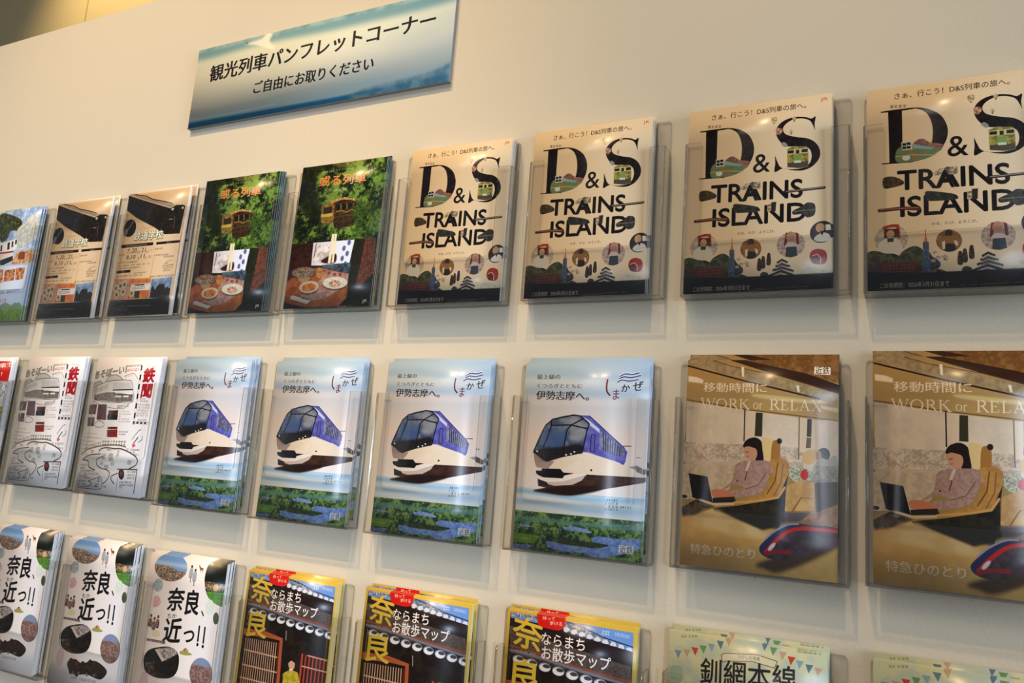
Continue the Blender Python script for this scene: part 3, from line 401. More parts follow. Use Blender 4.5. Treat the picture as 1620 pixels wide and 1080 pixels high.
    for q, n in (([(3.1, 240.7), (28.1, 238.6)], 6), ([(6.5, 246.5), (23.3, 245.5)], 5), ([(6.3, 252.5), (56.3, 249.5)], 14), ([(6.1, 258.4), (70.4, 255.3)], 16), ([(5.6, 263.6), (34.5, 262.6)], 9), ([(7.3, 268), (47.8, 265.9)], 10), ([(5.9, 273.9), (36, 273.1)], 8), ([(7.1, 280.5), (36.1, 280)], 8), ([(9, 285.5), (38, 285)], 8), ([(33, 284.6), (80, 282.2)], 14), ([(90.1, 280.8), (103, 280.7)], 4), ([(160.6, 244.8), (185.5, 244)], 8), ([(162.8, 251.8), (184.3, 251.2)], 6), ([(162.4, 257.6), (185.1, 257.3)], 8), ([(140.6, 268.2), (179, 266.5)], 9), ([(141.4, 273.9), (185.4, 272.4)], 12), ([(141.9, 278.8), (153.3, 278.8)], 4), ([(145.7, 198.9), (187.1, 198.3)], 10), ([(158.8, 203.4), (174.9, 203.3)], 5), ([(169.7, 208.7), (188, 208.5)], 6), ([(182.2, 167.5), (187.8, 182.1)], 3)): g.dash(q, 4, K, n, .8)
    g.oval([(133.4, 252.2), (151.3, 250.4), (139.4, 240.2), (145.7, 262.6)], (.12, .12, .08)); g.oval([(137, 250.5), (147.2, 249.9), (140.4, 244.5), (143, 254.5)], (.55, .16, .12)); g.line([(128.2, 241.6), (188.4, 238.8), (190.2, 287.5)], 2.6, (.34, .31, .30)); g.line([(132.6, 258), (135.2, 286.3)], .9, K)
    g.poly([(159.4, 187.1), (168.3, 186), (171.9, 190.2), (163, 194.8)], (.85, .35, .40)); g.stroke([(164.4, 184.7), (174.4, 172.3)], 3, (.35, .32, .28)); g.stroke([(157.5, 177.6), (163.9, 168.3), (174.4, 157.4), (180.8, 155.6)], 1.4, K); g.stroke([(177.6, 182.6), (187.2, 176.2), (187.2, 168.8)], 1.4, K)
    return g

def art_express():
    g = Canvas(210, 297, 17); g.vgrad(0, 120, (.66, .76, .84), (.92, .85, .80)); g.vgrad(120, 205, (.92, .85, .80), (.93, .91, .90)); g.vgrad(205, 240, (.70, .82, .90), (.80, .87, .90))
    for i, c in enumerate(((.60, .72, .82), (.80, .84, .87), (.66, .76, .84), (.90, .86, .84))): g.blob([(0, 12 + i * 14), (70, 8 + i * 16), (150, 18 + i * 13), (210, 10 + i * 15), (210, 22 + i * 15), (120, 26 + i * 14), (0, 24 + i * 15)], c, blur=5, al=.6)
    for i, c in enumerate(((.58, .74, .86), (.90, .93, .94), (.66, .80, .90), (.90, .93, .93))): g.blob([(0, 202 + i * 9), (60, 205 + i * 8), (130, 210 + i * 8), (210, 205 + i * 9), (210, 209 + i * 9), (120, 216 + i * 8), (0, 212 + i * 8)], c, blur=2.5, al=.7)
    K = (.14, .10, .10); KB = (.42, .12, .07)
    g.text('最上級の', *[(21.3, 27.3), (62.1, 26.8)], 7.8, (.34, .30, .30), 0, mincho=1); g.text('くつろぎとともに', *[(22.7, 41.2), (101, 41.1)], 7, (.40, .36, .35), -.005, mincho=1); g.text('伊勢志摩へ。', *[(21.9, 60.4), (113, 60.4)], 14.5, (.22, .15, .14), -.01, mincho=2)
    g.stroke([(142.6, 26.9), (141.6, 35.3), (142.6, 44.9), (147.6, 51)], 2.6, KB); g.text('ま', *[(152.9, 57.9), (162.6, 57.4)], 16, KB, .0, mincho=1); g.text('か', *[(165.8, 45.8), (179.4, 44.6)], 11.5, K, 0, mincho=1); g.text('ぜ', *[(184.1, 44.2), (200.6, 42.3)], 14.5, K, 0, mincho=1)
    for q in ([(162.5, 21.3), (171.1, 17.2), (182.4, 17.9), (192.6, 15.4)], [(162, 24.5), (169.8, 21.7), (181.1, 22.7), (195.3, 19.4)], [(159.1, 30.2), (166.2, 26.9), (178.3, 28.3), (191.7, 25.8)]): g.stroke([(x, y - 1) for x, y in q], 2.4, (.88, .88, .92)); g.stroke(q, 1.7, (.16, .18, .42))
    # blue flank
    g.poly([(100.7, 83.7), (116.5, 83.7), (175.5, 131.4), (180.9, 136.6), (178.5, 151.9), (161.1, 152.1), (116.9, 141), (107, 140.7), (115, 96.9)], (.32, .32, .66), n=((.42, .42, .74), 10))
    g.poly([(161.1, 151.2), (179.1, 150.3), (176.4, 156.6), (162.9, 154.2)], (.32, .32, .66)); g.poly([(99.9, 84.2), (112.8, 89), (134.4, 104.2), (134.9, 110.4), (116.8, 98.4)], (.80, .82, .90), blur=1); g.line([(116.5, 84.4), (176.3, 131.8)], 1.6, (.22, .2, .4))
    g.poly([(134.5, 105.7), (176.5, 134.5), (175.6, 144.5), (135.1, 134.7)], (.56, .56, .66), n=((.40, .40, .52), 5))
    for i in range(8): t = i / 8; a = [(140.5, 109.5), (173.3, 133.8)]; b = [(142.5, 136.8), (171.7, 144.7)]; g.line([(a[0][0] + (a[1][0] - a[0][0]) * t, a[0][1] + (a[1][1] - a[0][1]) * t), (b[0][0] + (b[1][0] - b[0][0]) * t, b[0][1] + (b[1][1] - b[0][1]) * t)], 1.5, (.14, .14, .28))
    g.poly([(120.3, 112.6), (127.7, 112.3), (129.1, 141.3), (120, 139.3)], (.20, .20, .44)); g.poly([(122.1, 114.1), (126.2, 113.9), (127.3, 139), (122, 137.7)], (.36, .36, .62))
    # white body
    g.poly([(25, 146.1), (46.7, 157.8), (74.6, 149.3), (107, 141.2), (116.9, 141), (161.9, 152.1), (172.4, 154.6), (24.9, 162.1)], (.92, .87, .79))
    g.poly([(26.2, 157.9), (101.3, 151.1), (161.1, 151.2), (183.7, 160.8), (210.6, 169.9), (210.9, 174.4), (116.3, 174.9), (93.4, 174.9), (75, 172.8), (42.9, 171.4), (29, 169)], (.92, .86, .77)); g.poly([(76.2, 168), (101.7, 155.8), (108.1, 153.9), (104.6, 171.2), (76.6, 172.1)], (.93, .88, .80)); g.poly([(46.6, 156.9), (61.9, 157.7), (52.8, 169.3), (32.4, 169.1), (28.3, 162.6)], (.64, .56, .53)); g.poly([(24.8, 147.7), (45, 158.4), (41.9, 161.3), (28.3, 161.9)], (.62, .52, .50))
    g.poly([(183.6, 159.3), (194.4, 157.2), (210.2, 162.4), (210.6, 169.2)], (.60, .58, .56)); g.poly([(195.1, 155.6), (210.2, 162.4), (210.6, 169.9), (196.5, 166.2)], (.34, .28, .24)); g.line([(191.1, 154.3), (205.4, 159.7), (205.8, 167.2)], 1, (.85, .82, .78)); g.ell(*[(124.6, 167.9)][0], 1.8, 1.6, (.15, .1, .1))
    g.line([(174.5, 128.4), (186.3, 127.9)], 1.5, (.3, .25, .22)); g.line([(195.2, 144.8), (201.4, 144.5)], 1, (.3, .25, .22))
    # glass nose
    g.blob([(24.5, 144.5), (28.7, 130.6), (36.4, 112.5), (43.1, 100.9), (54.2, 91.6), (72.4, 85.7), (89, 83.6), (100.8, 84.8), (116.6, 96), (113.7, 111.2), (107.9, 141.5), (97.3, 143.5), (74.6, 149.6), (48.4, 157.9), (34.1, 151.3)], (.42, .46, .54), n=((.24, .30, .42), 8))
    g.blob([(37.7, 117.3), (49.1, 110.4), (77.9, 110.9), (76.4, 131.8), (60, 137.3), (42.7, 133.2)], (.26, .36, .56), blur=4, al=.8); g.blob([(62.8, 92.1), (92.6, 86.4), (111.9, 98.6), (108.6, 119.3), (89.2, 124.9), (82.3, 102.8)], (.62, .62, .62), blur=5, al=.7)
    g.blob([(24.8, 143.7), (43.1, 138), (66.6, 135.4), (102.8, 129.1), (106.9, 139.9), (74.6, 149.3), (48.4, 157.9), (34.2, 152.1)], (.10, .08, .08), blur=2.5, al=.9)
    for q in ([(52.6, 92.4), (51.9, 103.8), (47.4, 120.1), (40.6, 138.1)], [(105.3, 89.2), (87, 99.4), (80.1, 106.9), (77.5, 125.4), (75.3, 148.5)], [(51.7, 101.4), (85.3, 99.5), (113.1, 104.1)], [(24.9, 144.5), (37.3, 112.4), (43.1, 100.9), (54.2, 91.6), (89, 83.6), (101.7, 84.8), (116.7, 96.8), (113.4, 108.1), (107.9, 141.5), (74.6, 149.6), (48.4, 158.2), (24.6, 145)]): g.line(q, 2, (.06, .05, .07))
    for q in ([(30.8, 143.4)], [(89.2, 144.7)], [(94.7, 141.3)], [(81, 146.6)]): g.ell(q[0][0], q[0][1], 1.6, 1.2, (.95, .95, .95))
    # skirt
    g.poly([(31.2, 173.9), (41.3, 173.4), (41, 169.9), (73, 169), (78.4, 174.2), (96.6, 174.4), (80.5, 178.8), (77.6, 183.3), (39, 184), (31.6, 178.1)], (.07, .05, .05))
    g.poly([(34.9, 186.1), (58.2, 191), (81.5, 190.4), (110.3, 181.7), (117.9, 174.8), (210.8, 173.7), (209.8, 181.2), (143.6, 195.9), (94.5, 208.2), (66.4, 207.7), (29.1, 205.4), (50.6, 199.6), (36.9, 197.8)], (.20, .12, .09), n=((.28, .17, .13), 5)); g.blob([(29.1, 205.7), (58.9, 199.1), (127.3, 191.5), (143.6, 195.9), (94.6, 208.6), (49.7, 208)], (.14, .08, .06), blur=2)
    g.poly([(35.8, 186.8), (51.4, 190.7), (78, 188.3), (100.4, 180.8), (116.3, 175.2), (96.8, 176), (80.6, 180.3), (77.6, 183.6), (51, 186), (32.6, 179.9)], (.94, .91, .88)); g.poly([(51.4, 190.7), (78, 188.3), (100.4, 180.8), (116.3, 175.2), (110.5, 184.1), (94.8, 192), (65.3, 195.6), (53.4, 193.7)], (.78, .74, .70)); g.poly([(35.9, 187.6), (51.5, 191.4), (53.6, 196), (36.8, 197.4)], (.14, .1, .1))
    # captions, bay landscape
    for q, n in (([(151.1, 211.3), (170.7, 210.3)], 5), ([(149.9, 215.9), (171, 214.7)], 5), ([(149.9, 220.4), (172, 219.2)], 4), ([(149.7, 224.9), (170.8, 223.7)], 8), ([(173.6, 219.5), (192.2, 218.9)], 5)): g.dash(q, 3, (.18, .18, .2), n, .75)
    g.poly([(-1, 246.7), (99.4, 246.8), (209.1, 246.4), (210, 297.7), (-0.7, 297.9)], (.16, .30, .20)); leaves(g, (0, 238, 210, 297), 31, (.10, .20, .12), (.26, .42, .18), (.52, .62, .30), 3)
    g.blob([(-4.5, 246.2), (49.9, 246), (115.5, 246.3), (216.5, 243.6), (217, 250.9), (132.1, 253.3), (67.1, 252.3), (-3.6, 254.7)], (.34, .56, .54), blur=2, al=.7)
    for q in ([(56.5, 280.6), (73, 280.7), (102.6, 284.1), (142.3, 283.6), (159, 277.7), (133.7, 274), (130.2, 269.8), (142.5, 265.1), (172.2, 266.3), (208.7, 263.9), (208, 276.3), (193.4, 284.8), (166.2, 291.7), (158.8, 296), (130.7, 296.4), (122.4, 292), (80.7, 293.6), (59, 289.5)], [(0.2, 290.1), (20.5, 289.5), (35.6, 288.5), (27.9, 295.3), (0.8, 296.2)], [(82.4, 257.2), (100.1, 254.3), (121.2, 256.4), (132.6, 260.7), (126.4, 262.7), (107.1, 261.3), (87.7, 261.4)], [(5.6, 260.2), (22.4, 258.1), (32.9, 261.2), (14.5, 263.4)]): g.poly(q, (.42, .53, .76), n=((.58, .68, .85), 4), blur=.4)
    g.blob([(72.9, 279.2), (92.2, 276.1), (133.8, 275.5), (159, 277), (143.7, 282), (102.5, 282.7), (79.7, 282.4)], (.14, .18, .10), n=((.24, .30, .13), 3))
    g.poly([(1, 273.8), (20.6, 273.3), (45.1, 274), (37.1, 286.9), (0.7, 287)], (.52, .70, .18), n=((.42, .60, .14), 4)); g.dash([(9.4, 280.8), (29.8, 280.6)], 3, (.82, .90, .6), 8, .6); g.dash([(41.5, 263.6), (82.7, 261)], 3, (.74, .72, .62), 12, .6); g.dash([(16.3, 264.8), (24.7, 264.1)], 3.4, (.84, .84, .78), 3, .7)
    g.poly([(175.1, 274.8), (197.5, 274.3), (197.2, 285.9), (174.8, 286.2)], (.95, .92, .90)); g.text('近鉄', *[(177, 286.3), (196.7, 285.3)], 11, (.22, .18, .20), .02)
    return g

def art_seat():
    g = Canvas(210, 297, 18); g.bg((.62, .50, .30)); C1 = (.97, .88, .74)
    g.vgrad(0, 110, (.66, .52, .31), (.78, .64, .38))
    g.poly([(0, -0), (38.1, -1.1), (210.8, 46.6), (208.1, 60.5), (0.5, 9.8)], (.66, .57, .40), n=((.56, .48, .34), 6))
    g.poly([(41, -6.8), (119.9, -0.7), (210.6, 34.3), (210.8, 46.6), (194.9, 42.3), (128.1, 21.4), (66.4, 1.2)], (.22, .12, .07)); g.poly([(81.8, -0.5), (210, -1.3), (210.6, 32.8), (165.2, 17.8)], (.55, .38, .20), n=((.44, .29, .14), 6)); g.line([(38.2, 0.1), (66.7, 9.2), (128.1, 21.4), (194.9, 41.5)], 1.2, (.4, .28, .18))
    g.line([(0.7, 8.5), (82.9, 29.9), (185, 54)], 2.4, (.20, .11, .07)); g.poly([(1.5, 23.7), (14, 25.2), (23.7, 29.1), (23.9, 34.8), (1.9, 32.3)], (.95, .86, .72), blur=1); g.blob([(98.8, 48.7), (143.9, 52.5), (187.9, 57.8), (188, 60.9), (144, 58.8), (98.9, 53.4)], (.86, .76, .50), blur=1.5); g.poly([(186.6, 62.5), (209, 66.6), (209.1, 72.7), (186.7, 67.1)], (.92, .80, .62), blur=1)
    for q in ([(78.3, 9.2), (82.2, 9.9), (82.7, 24.3), (79.6, 23.6)], [(154.5, 35.2), (158.2, 35.9), (159.2, 45.2), (156.2, 44.5)]): g.poly(q, (.93, .88, .75), blur=.6)
    g.poly([(0.6, 61.8), (23.7, 64.5), (84.4, 72.7), (188.4, 83.9), (209.2, 81.8), (210.4, 153.2), (3.1, 162.8)], (.90, .82, .70), n=((.86, .78, .67), 14)); g.line([(0.5, 59.4), (84.3, 71.1), (166.6, 79.1), (209.2, 83.6)], 1.4, (.42, .30, .16))
    leaves(g, (0, 122, 165, 152), 41, (.70, .61, .52), (.78, .70, .60), (.87, .79, .67), 2.5); g.poly([(2.5, 151), (77.9, 146.2), (78.4, 159.3), (3.1, 162.8)], (.80, .71, .58)); g.poly([(-5.2, 154.7), (75.1, 151.2), (67.3, 185.4), (43.8, 206.6), (0.4, 204.4)], (.82, .73, .60), n=((.74, .65, .53), 6))
    for q in ([(87.7, 73.4), (98.1, 74.7), (99.4, 114.4), (89.2, 114.8)], [(160.1, 80.8), (168.8, 81.7), (168.5, 128.7), (159.8, 129)], [(176.1, 82.7), (185.6, 83.7), (184.9, 123.5), (176.3, 123.1)]): g.poly(q, (.90, .80, .67))
    g.line([(85.1, 72.6), (85.2, 116.5)], 1.8, (.25, .16, .12)); g.poly([(100.4, 75.4), (109.9, 75.9), (109.8, 109.4), (99.6, 109)], (.22, .20, .12)); g.line([(159.3, 80.1), (159.2, 138.1)], 1.4, (.45, .35, .22)); g.poly([(169.9, 82.1), (175.7, 82.7), (175.2, 107.2), (169.4, 106.6)], (.22, .18, .12)); g.poly([(169.4, 108.1), (175.2, 108.4), (174.8, 122.4), (168.3, 122.6)], (.45, .33, .20))
    g.text('移動時間に', *[(24.8, 47.2), (114.6, 47.1)], 14.2, C1, -.01, mincho=1)
    # seat
    g.blob([(109.9, 114), (115.8, 110.7), (126.3, 115), (126, 130.4), (121.2, 142), (113.7, 140)], (.90, .78, .52)); g.blob([(123.5, 119.7), (130.7, 113.3), (134.6, 119.3), (134.4, 139.2), (132, 157.5), (123.2, 158)], (.66, .45, .20)); g.ell(*[(133.4, 114.7)][0], 3.4, 4, (.15, .1, .08)); g.blob([(133.7, 139.2), (140.3, 138.9), (146.3, 146.3), (146.6, 156.9), (132, 157.5)], (.72, .52, .26))
    g.blob([(121.2, 143), (143.3, 142.1), (146.5, 154.1), (143.5, 178.3), (134.4, 192.3), (112.6, 199.6), (80.1, 206), (74, 203.3), (110.8, 189.1), (120.6, 172)], (.74, .54, .26), n=((.68, .48, .22), 7)); g.line([(131.7, 145.6), (128.7, 170), (118.2, 188.7)], 1.6, (.45, .28, .12)); g.line([(139, 146.8), (136.8, 171.1), (127.1, 191.2)], 1.3, (.52, .33, .14))
    g.poly([(146, 160.1), (142.9, 181.4), (142.2, 209.8), (134.2, 235.6), (60.4, 240.5), (44.1, 214.2), (80.2, 207.5), (133, 193.9)], (.19, .17, .10), n=((.13, .11, .08), 6))
    # second traveller and table
    g.blob([(164.2, 133.4), (170.6, 125.6), (180.6, 125.2), (183, 134.1), (176.7, 143.4), (166.6, 143.9)], (.86, .70, .44)); g.ell(*[(191.5, 130)][0], 8, 9, (.22, .17, .15)); g.blob([(182.1, 128.1), (187.1, 126.4), (188.1, 136.9), (182.3, 137.2)], (.72, .55, .42)); g.blob([(181, 143.3), (188, 135.4), (196.6, 136.6), (206.5, 130.2), (209.5, 142), (209.7, 155.4), (178.4, 156.9)], (.68, .66, .58))
    g.poly([(179.7, 146.5), (208.8, 145.2), (209.2, 169), (183.1, 173.3)], (.66, .63, .54), n=((.5, .48, .42), 4)); g.poly([(180.1, 169), (209.2, 166), (209.7, 195.5), (182.4, 208.9)], (.24, .21, .17)); g.blob([(145.1, 154.1), (155.1, 147.6), (172.6, 152.9), (180, 164.5), (154.2, 168.8)], (.80, .78, .68), n=((.52, .54, .42), 2)); g.ell(*[(167, 159.1)][0], 5, 7, (.78, .14, .10))
    g.poly([(144.9, 176), (161.4, 166.9), (180.1, 169), (180.2, 206.1), (142.2, 209.8)], (.80, .63, .38), n=((.72, .55, .32), 9)); g.line([(163.4, 190), (152.3, 209.2)], 1.6, (.48, .32, .15)); g.line([(163.4, 190), (179.2, 190.6)], 1, (.55, .4, .2))
    # reader
    g.blob([(84.7, 125.8), (88.2, 115.6), (99.3, 111), (108.5, 115.6), (110.6, 126.3), (112.3, 143.2), (105, 146.6), (100.3, 139.1), (101.3, 126.7)], (.12, .07, .06)); g.blob([(84.8, 127.3), (90.7, 124), (101.3, 126.7), (103.8, 134.3), (100.4, 142.9), (92.9, 143.2), (87.4, 136.5), (84.7, 132)], (.80, .58, .43)); g.line([(88, 132.6), (91.8, 132)], 1, (.3, .15, .1)); g.line([(89, 138.8), (92, 138.3)], 1, (.65, .25, .2)); g.blob([(84.7, 125.8), (89, 117.9), (102.5, 115.8), (105.9, 128.1), (99.8, 126), (90.7, 124)], (.12, .07, .06))
    g.blob([(78.4, 160), (87.1, 148.9), (95.9, 143.1), (109.5, 146.4), (121.5, 150.4), (123.2, 159.5)], (.71, .57, .51)); g.blob([(78, 147.9), (116.8, 143.2), (122.3, 155.2), (117.7, 172.1), (109.3, 187.7), (88.7, 194.9), (73.7, 195.7), (67.4, 188.4), (88.3, 182.7), (71.6, 179), (67.2, 182.3), (55.2, 187.5), (67, 177.7), (72.6, 166.7)], (.70, .56, .50), n=((.63, .49, .43), 3)); g.line([(93.7, 145.7), (87.9, 172.1)], 1.2, (.35, .2, .17)); g.poly([(92.2, 144.8), (95.9, 144.6), (91.2, 158.7), (87.4, 158.8)], (.82, .74, .66)); g.ell(*[(77.4, 173.4)][0], 1.2, 1.2, (.25, .15, .12)); g.line([(117.3, 158.4), (106, 177.2), (88.3, 184.3)], 1.1, (.45, .32, .28))
    g.blob([(42.3, 189), (53.7, 186.8), (67.4, 189.2), (73.6, 192.7), (64.8, 198.5), (48, 198.7), (43.4, 196.6)], (.78, .48, .34)); g.poly([(43.5, 199.7), (73.7, 195.7), (77, 203.1), (43.8, 206.6)], (.17, .13, .1))
    g.poly([(7.7, 167), (35.3, 170.3), (44.1, 207.3), (31.5, 206.5), (15, 201.3)], (.10, .085, .085)); g.line([(8, 167), (15, 201.3)], 1, (.3, .26, .24)); g.poly([(22.2, 204.7), (28.3, 202.8), (46.9, 207.2), (74, 204.1), (74.1, 207.1), (48.5, 210.6)], (.80, .72, .60)); g.line([(74, 204.1), (111.1, 198.2), (133, 192.4), (141.4, 178.4)], 3, (.80, .60, .34))
    g.poly([(-0.6, 216.9), (20.6, 203.3), (47.1, 212.5), (23.1, 224.7), (1.7, 230.6)], (.20, .16, .12), n=((.34, .28, .22), 5)); g.ell(*[(3.3, 200.8)][0], 4, 2.6, (.12, .1, .09)); g.line([(-1.1, 206.1), (28.3, 202.8)], 1.4, (.55, .47, .38))
    # blanket and red train
    g.poly([(-0.3, 229.2), (59.5, 219.4), (134.2, 235.6), (209.2, 249.5), (210, 298.2), (-0.4, 297.8)], (.82, .64, .34), blur=4, n=((.87, .70, .40), 30)); g.blob([(15.7, 231.3), (33.6, 217.9), (47.2, 215.5), (68.7, 223.3), (112.4, 237.1), (117.1, 248.6), (75.7, 248.5), (30.1, 242.5), (13.2, 243.7)], (.90, .79, .55), blur=5, n=((.86, .73, .47), 20)); g.poly([(54.9, 216.6), (142.2, 209.8), (145.5, 223), (128.3, 233), (113.9, 238.4), (80.9, 227.1)], (.16, .15, .11), blur=2)
    g.poly([(140.8, 211.4), (176.7, 209.2), (162.7, 221.9), (144.1, 224.6)], (.34, .30, .33), blur=1.5)
    g.poly([(159.8, 222.1), (176.8, 212.2), (209, 195.6), (209.6, 230.6), (177.1, 226.9)], (.66, .49, .33), n=((.56, .40, .27), 8))
    g.blob([(110.9, 281.6), (205.6, 245.4), (209.9, 250.9), (171.1, 275.5), (135.8, 292.1), (118.4, 289.8)], (.20, .13, .10), blur=4, al=.85)
    g.blob([(109.5, 262.5), (120, 248.4), (134.2, 234.1), (151.3, 225.6), (177.1, 225.4), (210.9, 227.6), (211.2, 246.4), (177.9, 261.9), (142.5, 274.7), (117.9, 273.7)], (.20, .16, .19), n=((.30, .22, .26), 8)); g.blob([(110, 264), (120, 248.4), (134.2, 234.9), (149.9, 226.4), (162.8, 225.6), (142.9, 235), (128.8, 249.3), (119, 263.3), (114.9, 271)], (.14, .14, .34), blur=.8); g.stroke([(117.2, 250.1), (128.5, 239), (145.6, 228.2), (159.9, 225.8)], 2.4, (.62, .62, .72))
    g.stroke([(117.7, 267.8), (128.9, 253.7), (145.9, 237.8), (162.9, 231.5), (184.3, 230.8), (208.2, 231)], 5, (.80, .10, .10)); g.stroke([(117.8, 270), (129.3, 265.5), (149.4, 264)], 6, (.55, .12, .12)); g.blob([(121.2, 262.4), (126.1, 255.4), (131.1, 253.6), (129.1, 259.6), (123.5, 265.2)], (.92, .88, .86), blur=.8)
    g.text('特急ひのとり', *[(14.6, 280), (104.2, 278.9)], 14.5, C1, -.01, mincho=1)
    serif(g, 'WORK', *[(22.8, 70.7), (89.7, 71.3)], 14, C1); serif(g, 'or', *[(96.7, 69.7), (109.3, 70.5)], 8, C1); serif(g, 'RELAX', *[(119.8, 70.5), (187.5, 70.8)], 14, C1)
    g.poly([(178.2, 8.6), (199.3, 9.7), (199.1, 20.3), (177.8, 19.3)], (.95, .88, .76)); g.text('近鉄', *[(179.6, 19.2), (197.9, 19.3)], 10.5, (.22, .16, .12), .03)
    g.blob([(181, 276.1), (192.2, 273.1), (197.8, 274.8), (189.5, 279.8)], (.85, .70, .45), blur=1)
    return g

def art_nara():
    g = Canvas(210, 297, 19); g.bg((.93, .89, .86)); K = (.09, .08, .08)
    g.oval([(14, 26.5), (104.6, 17.2), (54.8, -4.8), (65, 48.4)], (.42, .58, .80));
    o = g.oval_pts([(14, 26.5), (104.6, 17.2), (54.8, -4.8), (65, 48.4)]); cy = [(59.9, 25.9)][0][1]; g.clip = o; g.poly([(-5, cy - 5), (60, cy - 6), (75, cy), (130, cy + 2), (130, 90), (-5, 90)], (.34, .27, .21), n=((.66, .58, .50), 2.2)); g.rect(0, cy - 14, 120, cy - 6, (.72, .80, .88), blur=4, al=.6); g.clip = None
    o = [(157.3, 12.2), (170.6, -3.1), (192.6, -7.4), (215.2, -7), (230.5, 70.9), (202.9, 76.4), (171.5, 65.3), (156.4, 39.9)]; g.blob(o, (.05, .07, .03)); g.clip = g.spl(o); g.poly([(146.5, 56), (229.5, 49.9), (236.9, 87.7), (155.6, 99.2)], (.36, .58, .16), n=((.28, .46, .12), 4)); g.blob([(156, 37.7), (182, 36.7), (211.2, 37.6), (213.4, 48.6), (165.6, 52.5)], (.60, .55, .38), n=((.32, .2, .12), 3)); g.ell(*[(187, 45.2)][0], 7, 6, (.82, .66, .45)); g.clip = None
    g.text('奈', *[(64.5, 103.2), (108.5, 97.8)], 42, K, .05); g.text('良', *[(114.9, 103.7), (149.9, 100.4)], 45, K, .05); g.text('、', *[(157.8, 101.6), (166.5, 101)], 11, K, .03)
    g.text('近', *[(66.4, 161.9), (112, 156.4)], 44, K, .05); g.text('っ', *[(120.7, 153.5), (148.4, 150.8)], 21, K, .06); g.text('ちか', *[(70, 116.8), (95.1, 114.1)], 8.5, K, .06)
    for q, d in (([(159, 120.1), (159.8, 145.7)], [(160.3, 152.7)]), ([(173.7, 120.1), (174.4, 146.8)], [(174.6, 153.9)])): g.line(q, 4.2, K); g.ell(d[0][0], d[0][1], 3, 3.2, K)
    o = [(22.5, 206), (25.6, 189.4), (43.9, 177.3), (86.7, 167.9), (112.1, 175.6), (119, 194.6), (113.8, 213.4), (96, 224.2), (62.7, 228.4), (33.5, 222.5)]; g.blob(o, (.10, .09, .08), n=((.16, .14, .12), 5)); g.clip = g.spl(o); g.poly([(57.3, 175.2), (93.4, 167.3), (115.4, 175.1), (82.3, 193.9), (72.9, 197.7)], (.74, .70, .68), n=((.40, .36, .34), 2), blur=1); g.poly([(49.4, 178.7), (57.6, 176.3), (79, 194.5), (72.6, 196.7)], (.80, .76, .72)); g.poly([(30.3, 209.3), (61.1, 206.5), (62.3, 226.7), (33.5, 222.5)], (.34, .28, .22), n=((.1, .1, .09), 4)); g.clip = None
    L = [(149.2, 205.8), (207.8, 198.2), (175, 174.6), (185.2, 230.3)]; g.oval(L, (.42, .32, .28), n=((.62, .46, .42), 3)); g.clip = g.oval_pts(L); g.rect(0, L[2][1] - 2, 210, L[2][1] + 14, (.50, .54, .64), blur=2); g.clip = None
    g.blob([(56.9, 246.4), (78.8, 237.9), (101, 242.4), (134.9, 232.1), (161.3, 235.8), (180, 246.9), (162.8, 264), (121.3, 261.6), (86.1, 267.5), (63.4, 261.6)], (.13, .09, .08), n=((.25, .18, .15), 3)); [g.ell(*p, 7, 7, (.17, .12, .10)) for p in [(67.2, 244.7), (71.5, 261.9), (90.4, 263.6), (104.3, 245.1), (126.1, 238.4), (147.7, 242.8), (164.8, 251)]]; g.ell(*[(85.9, 244.9)][0], 5, 5, (.42, .15, .13)); [g.ell(*p, 3.2, 3.2, (.45, .38, .35)) for p in [(77.6, 265.1), (95.6, 263.3), (121.3, 261.6), (143.9, 259.3)]]
    g.oval([(19.7, 61.6), (46, 57.2), (29.4, 46.7), (33.3, 71.3)], (.74, .77, .77), n=((.55, .60, .62), 1.6)); g.blob([(26.9, 82), (37, 79.5), (46.5, 90), (39.8, 99.1), (26.3, 102.1), (25.6, 91.6)], (.88, .72, .76), n=((.80, .6, .66), 2))
    for q in ([(25.5, 124.5)], [(36.1, 128.8)], [(45.5, 124)]): g.ell(q[0][0], q[0][1] - 6, 3, 3.4, (.35, .25, .2)); g.blob([(q[0][0] - 4, q[0][1]), (q[0][0] + 4, q[0][1]), (q[0][0] + 5, q[0][1] + 14), (q[0][0] - 5, q[0][1] + 14)], (.72, .52, .44), n=((.3, .25, .25), 2))
    g.poly([(23.3, 161.6), (74.6, 159.9), (74.4, 165.2), (22.9, 166.3)], (.42, .34, .36)); g.dash([(28.6, 164.7), (70.2, 163.6)], 3, (.85, .8, .8), 10, .7); g.blob([(34.9, 146.4), (49.9, 143), (57.3, 152.3), (38.9, 156.2)], (.88, .84, .68))
    for q in ([(117.4, 26.2)], [(128.1, 31.9)]): g.ell(q[0][0], q[0][1] - 12, 2.6, 3, (.24, .18, .17)); g.blob([(q[0][0] - 4, q[0][1] - 8), (q[0][0] + 4, q[0][1] - 8), (q[0][0] + 4, q[0][1] + 8), (q[0][0] - 5, q[0][1] + 8)], (.62, .64, .68)); g.line([(q[0][0], q[0][1] + 8), (q[0][0] + 1, q[0][1] + 17)], 2, (.35, .33, .38))
    g.blob([(136.4, 7.7), (141.5, 12.9), (148.2, 13.3), (146.9, 18.1), (140.2, 17.7), (136.7, 12.3)], (.52, .24, .12)); g.line([(141.1, 17.6), (141.4, 22.2)], 1.4, (.5, .24, .12)); g.line([(146.7, 16.9), (147.9, 21.4)], 1.4, (.5, .24, .12))
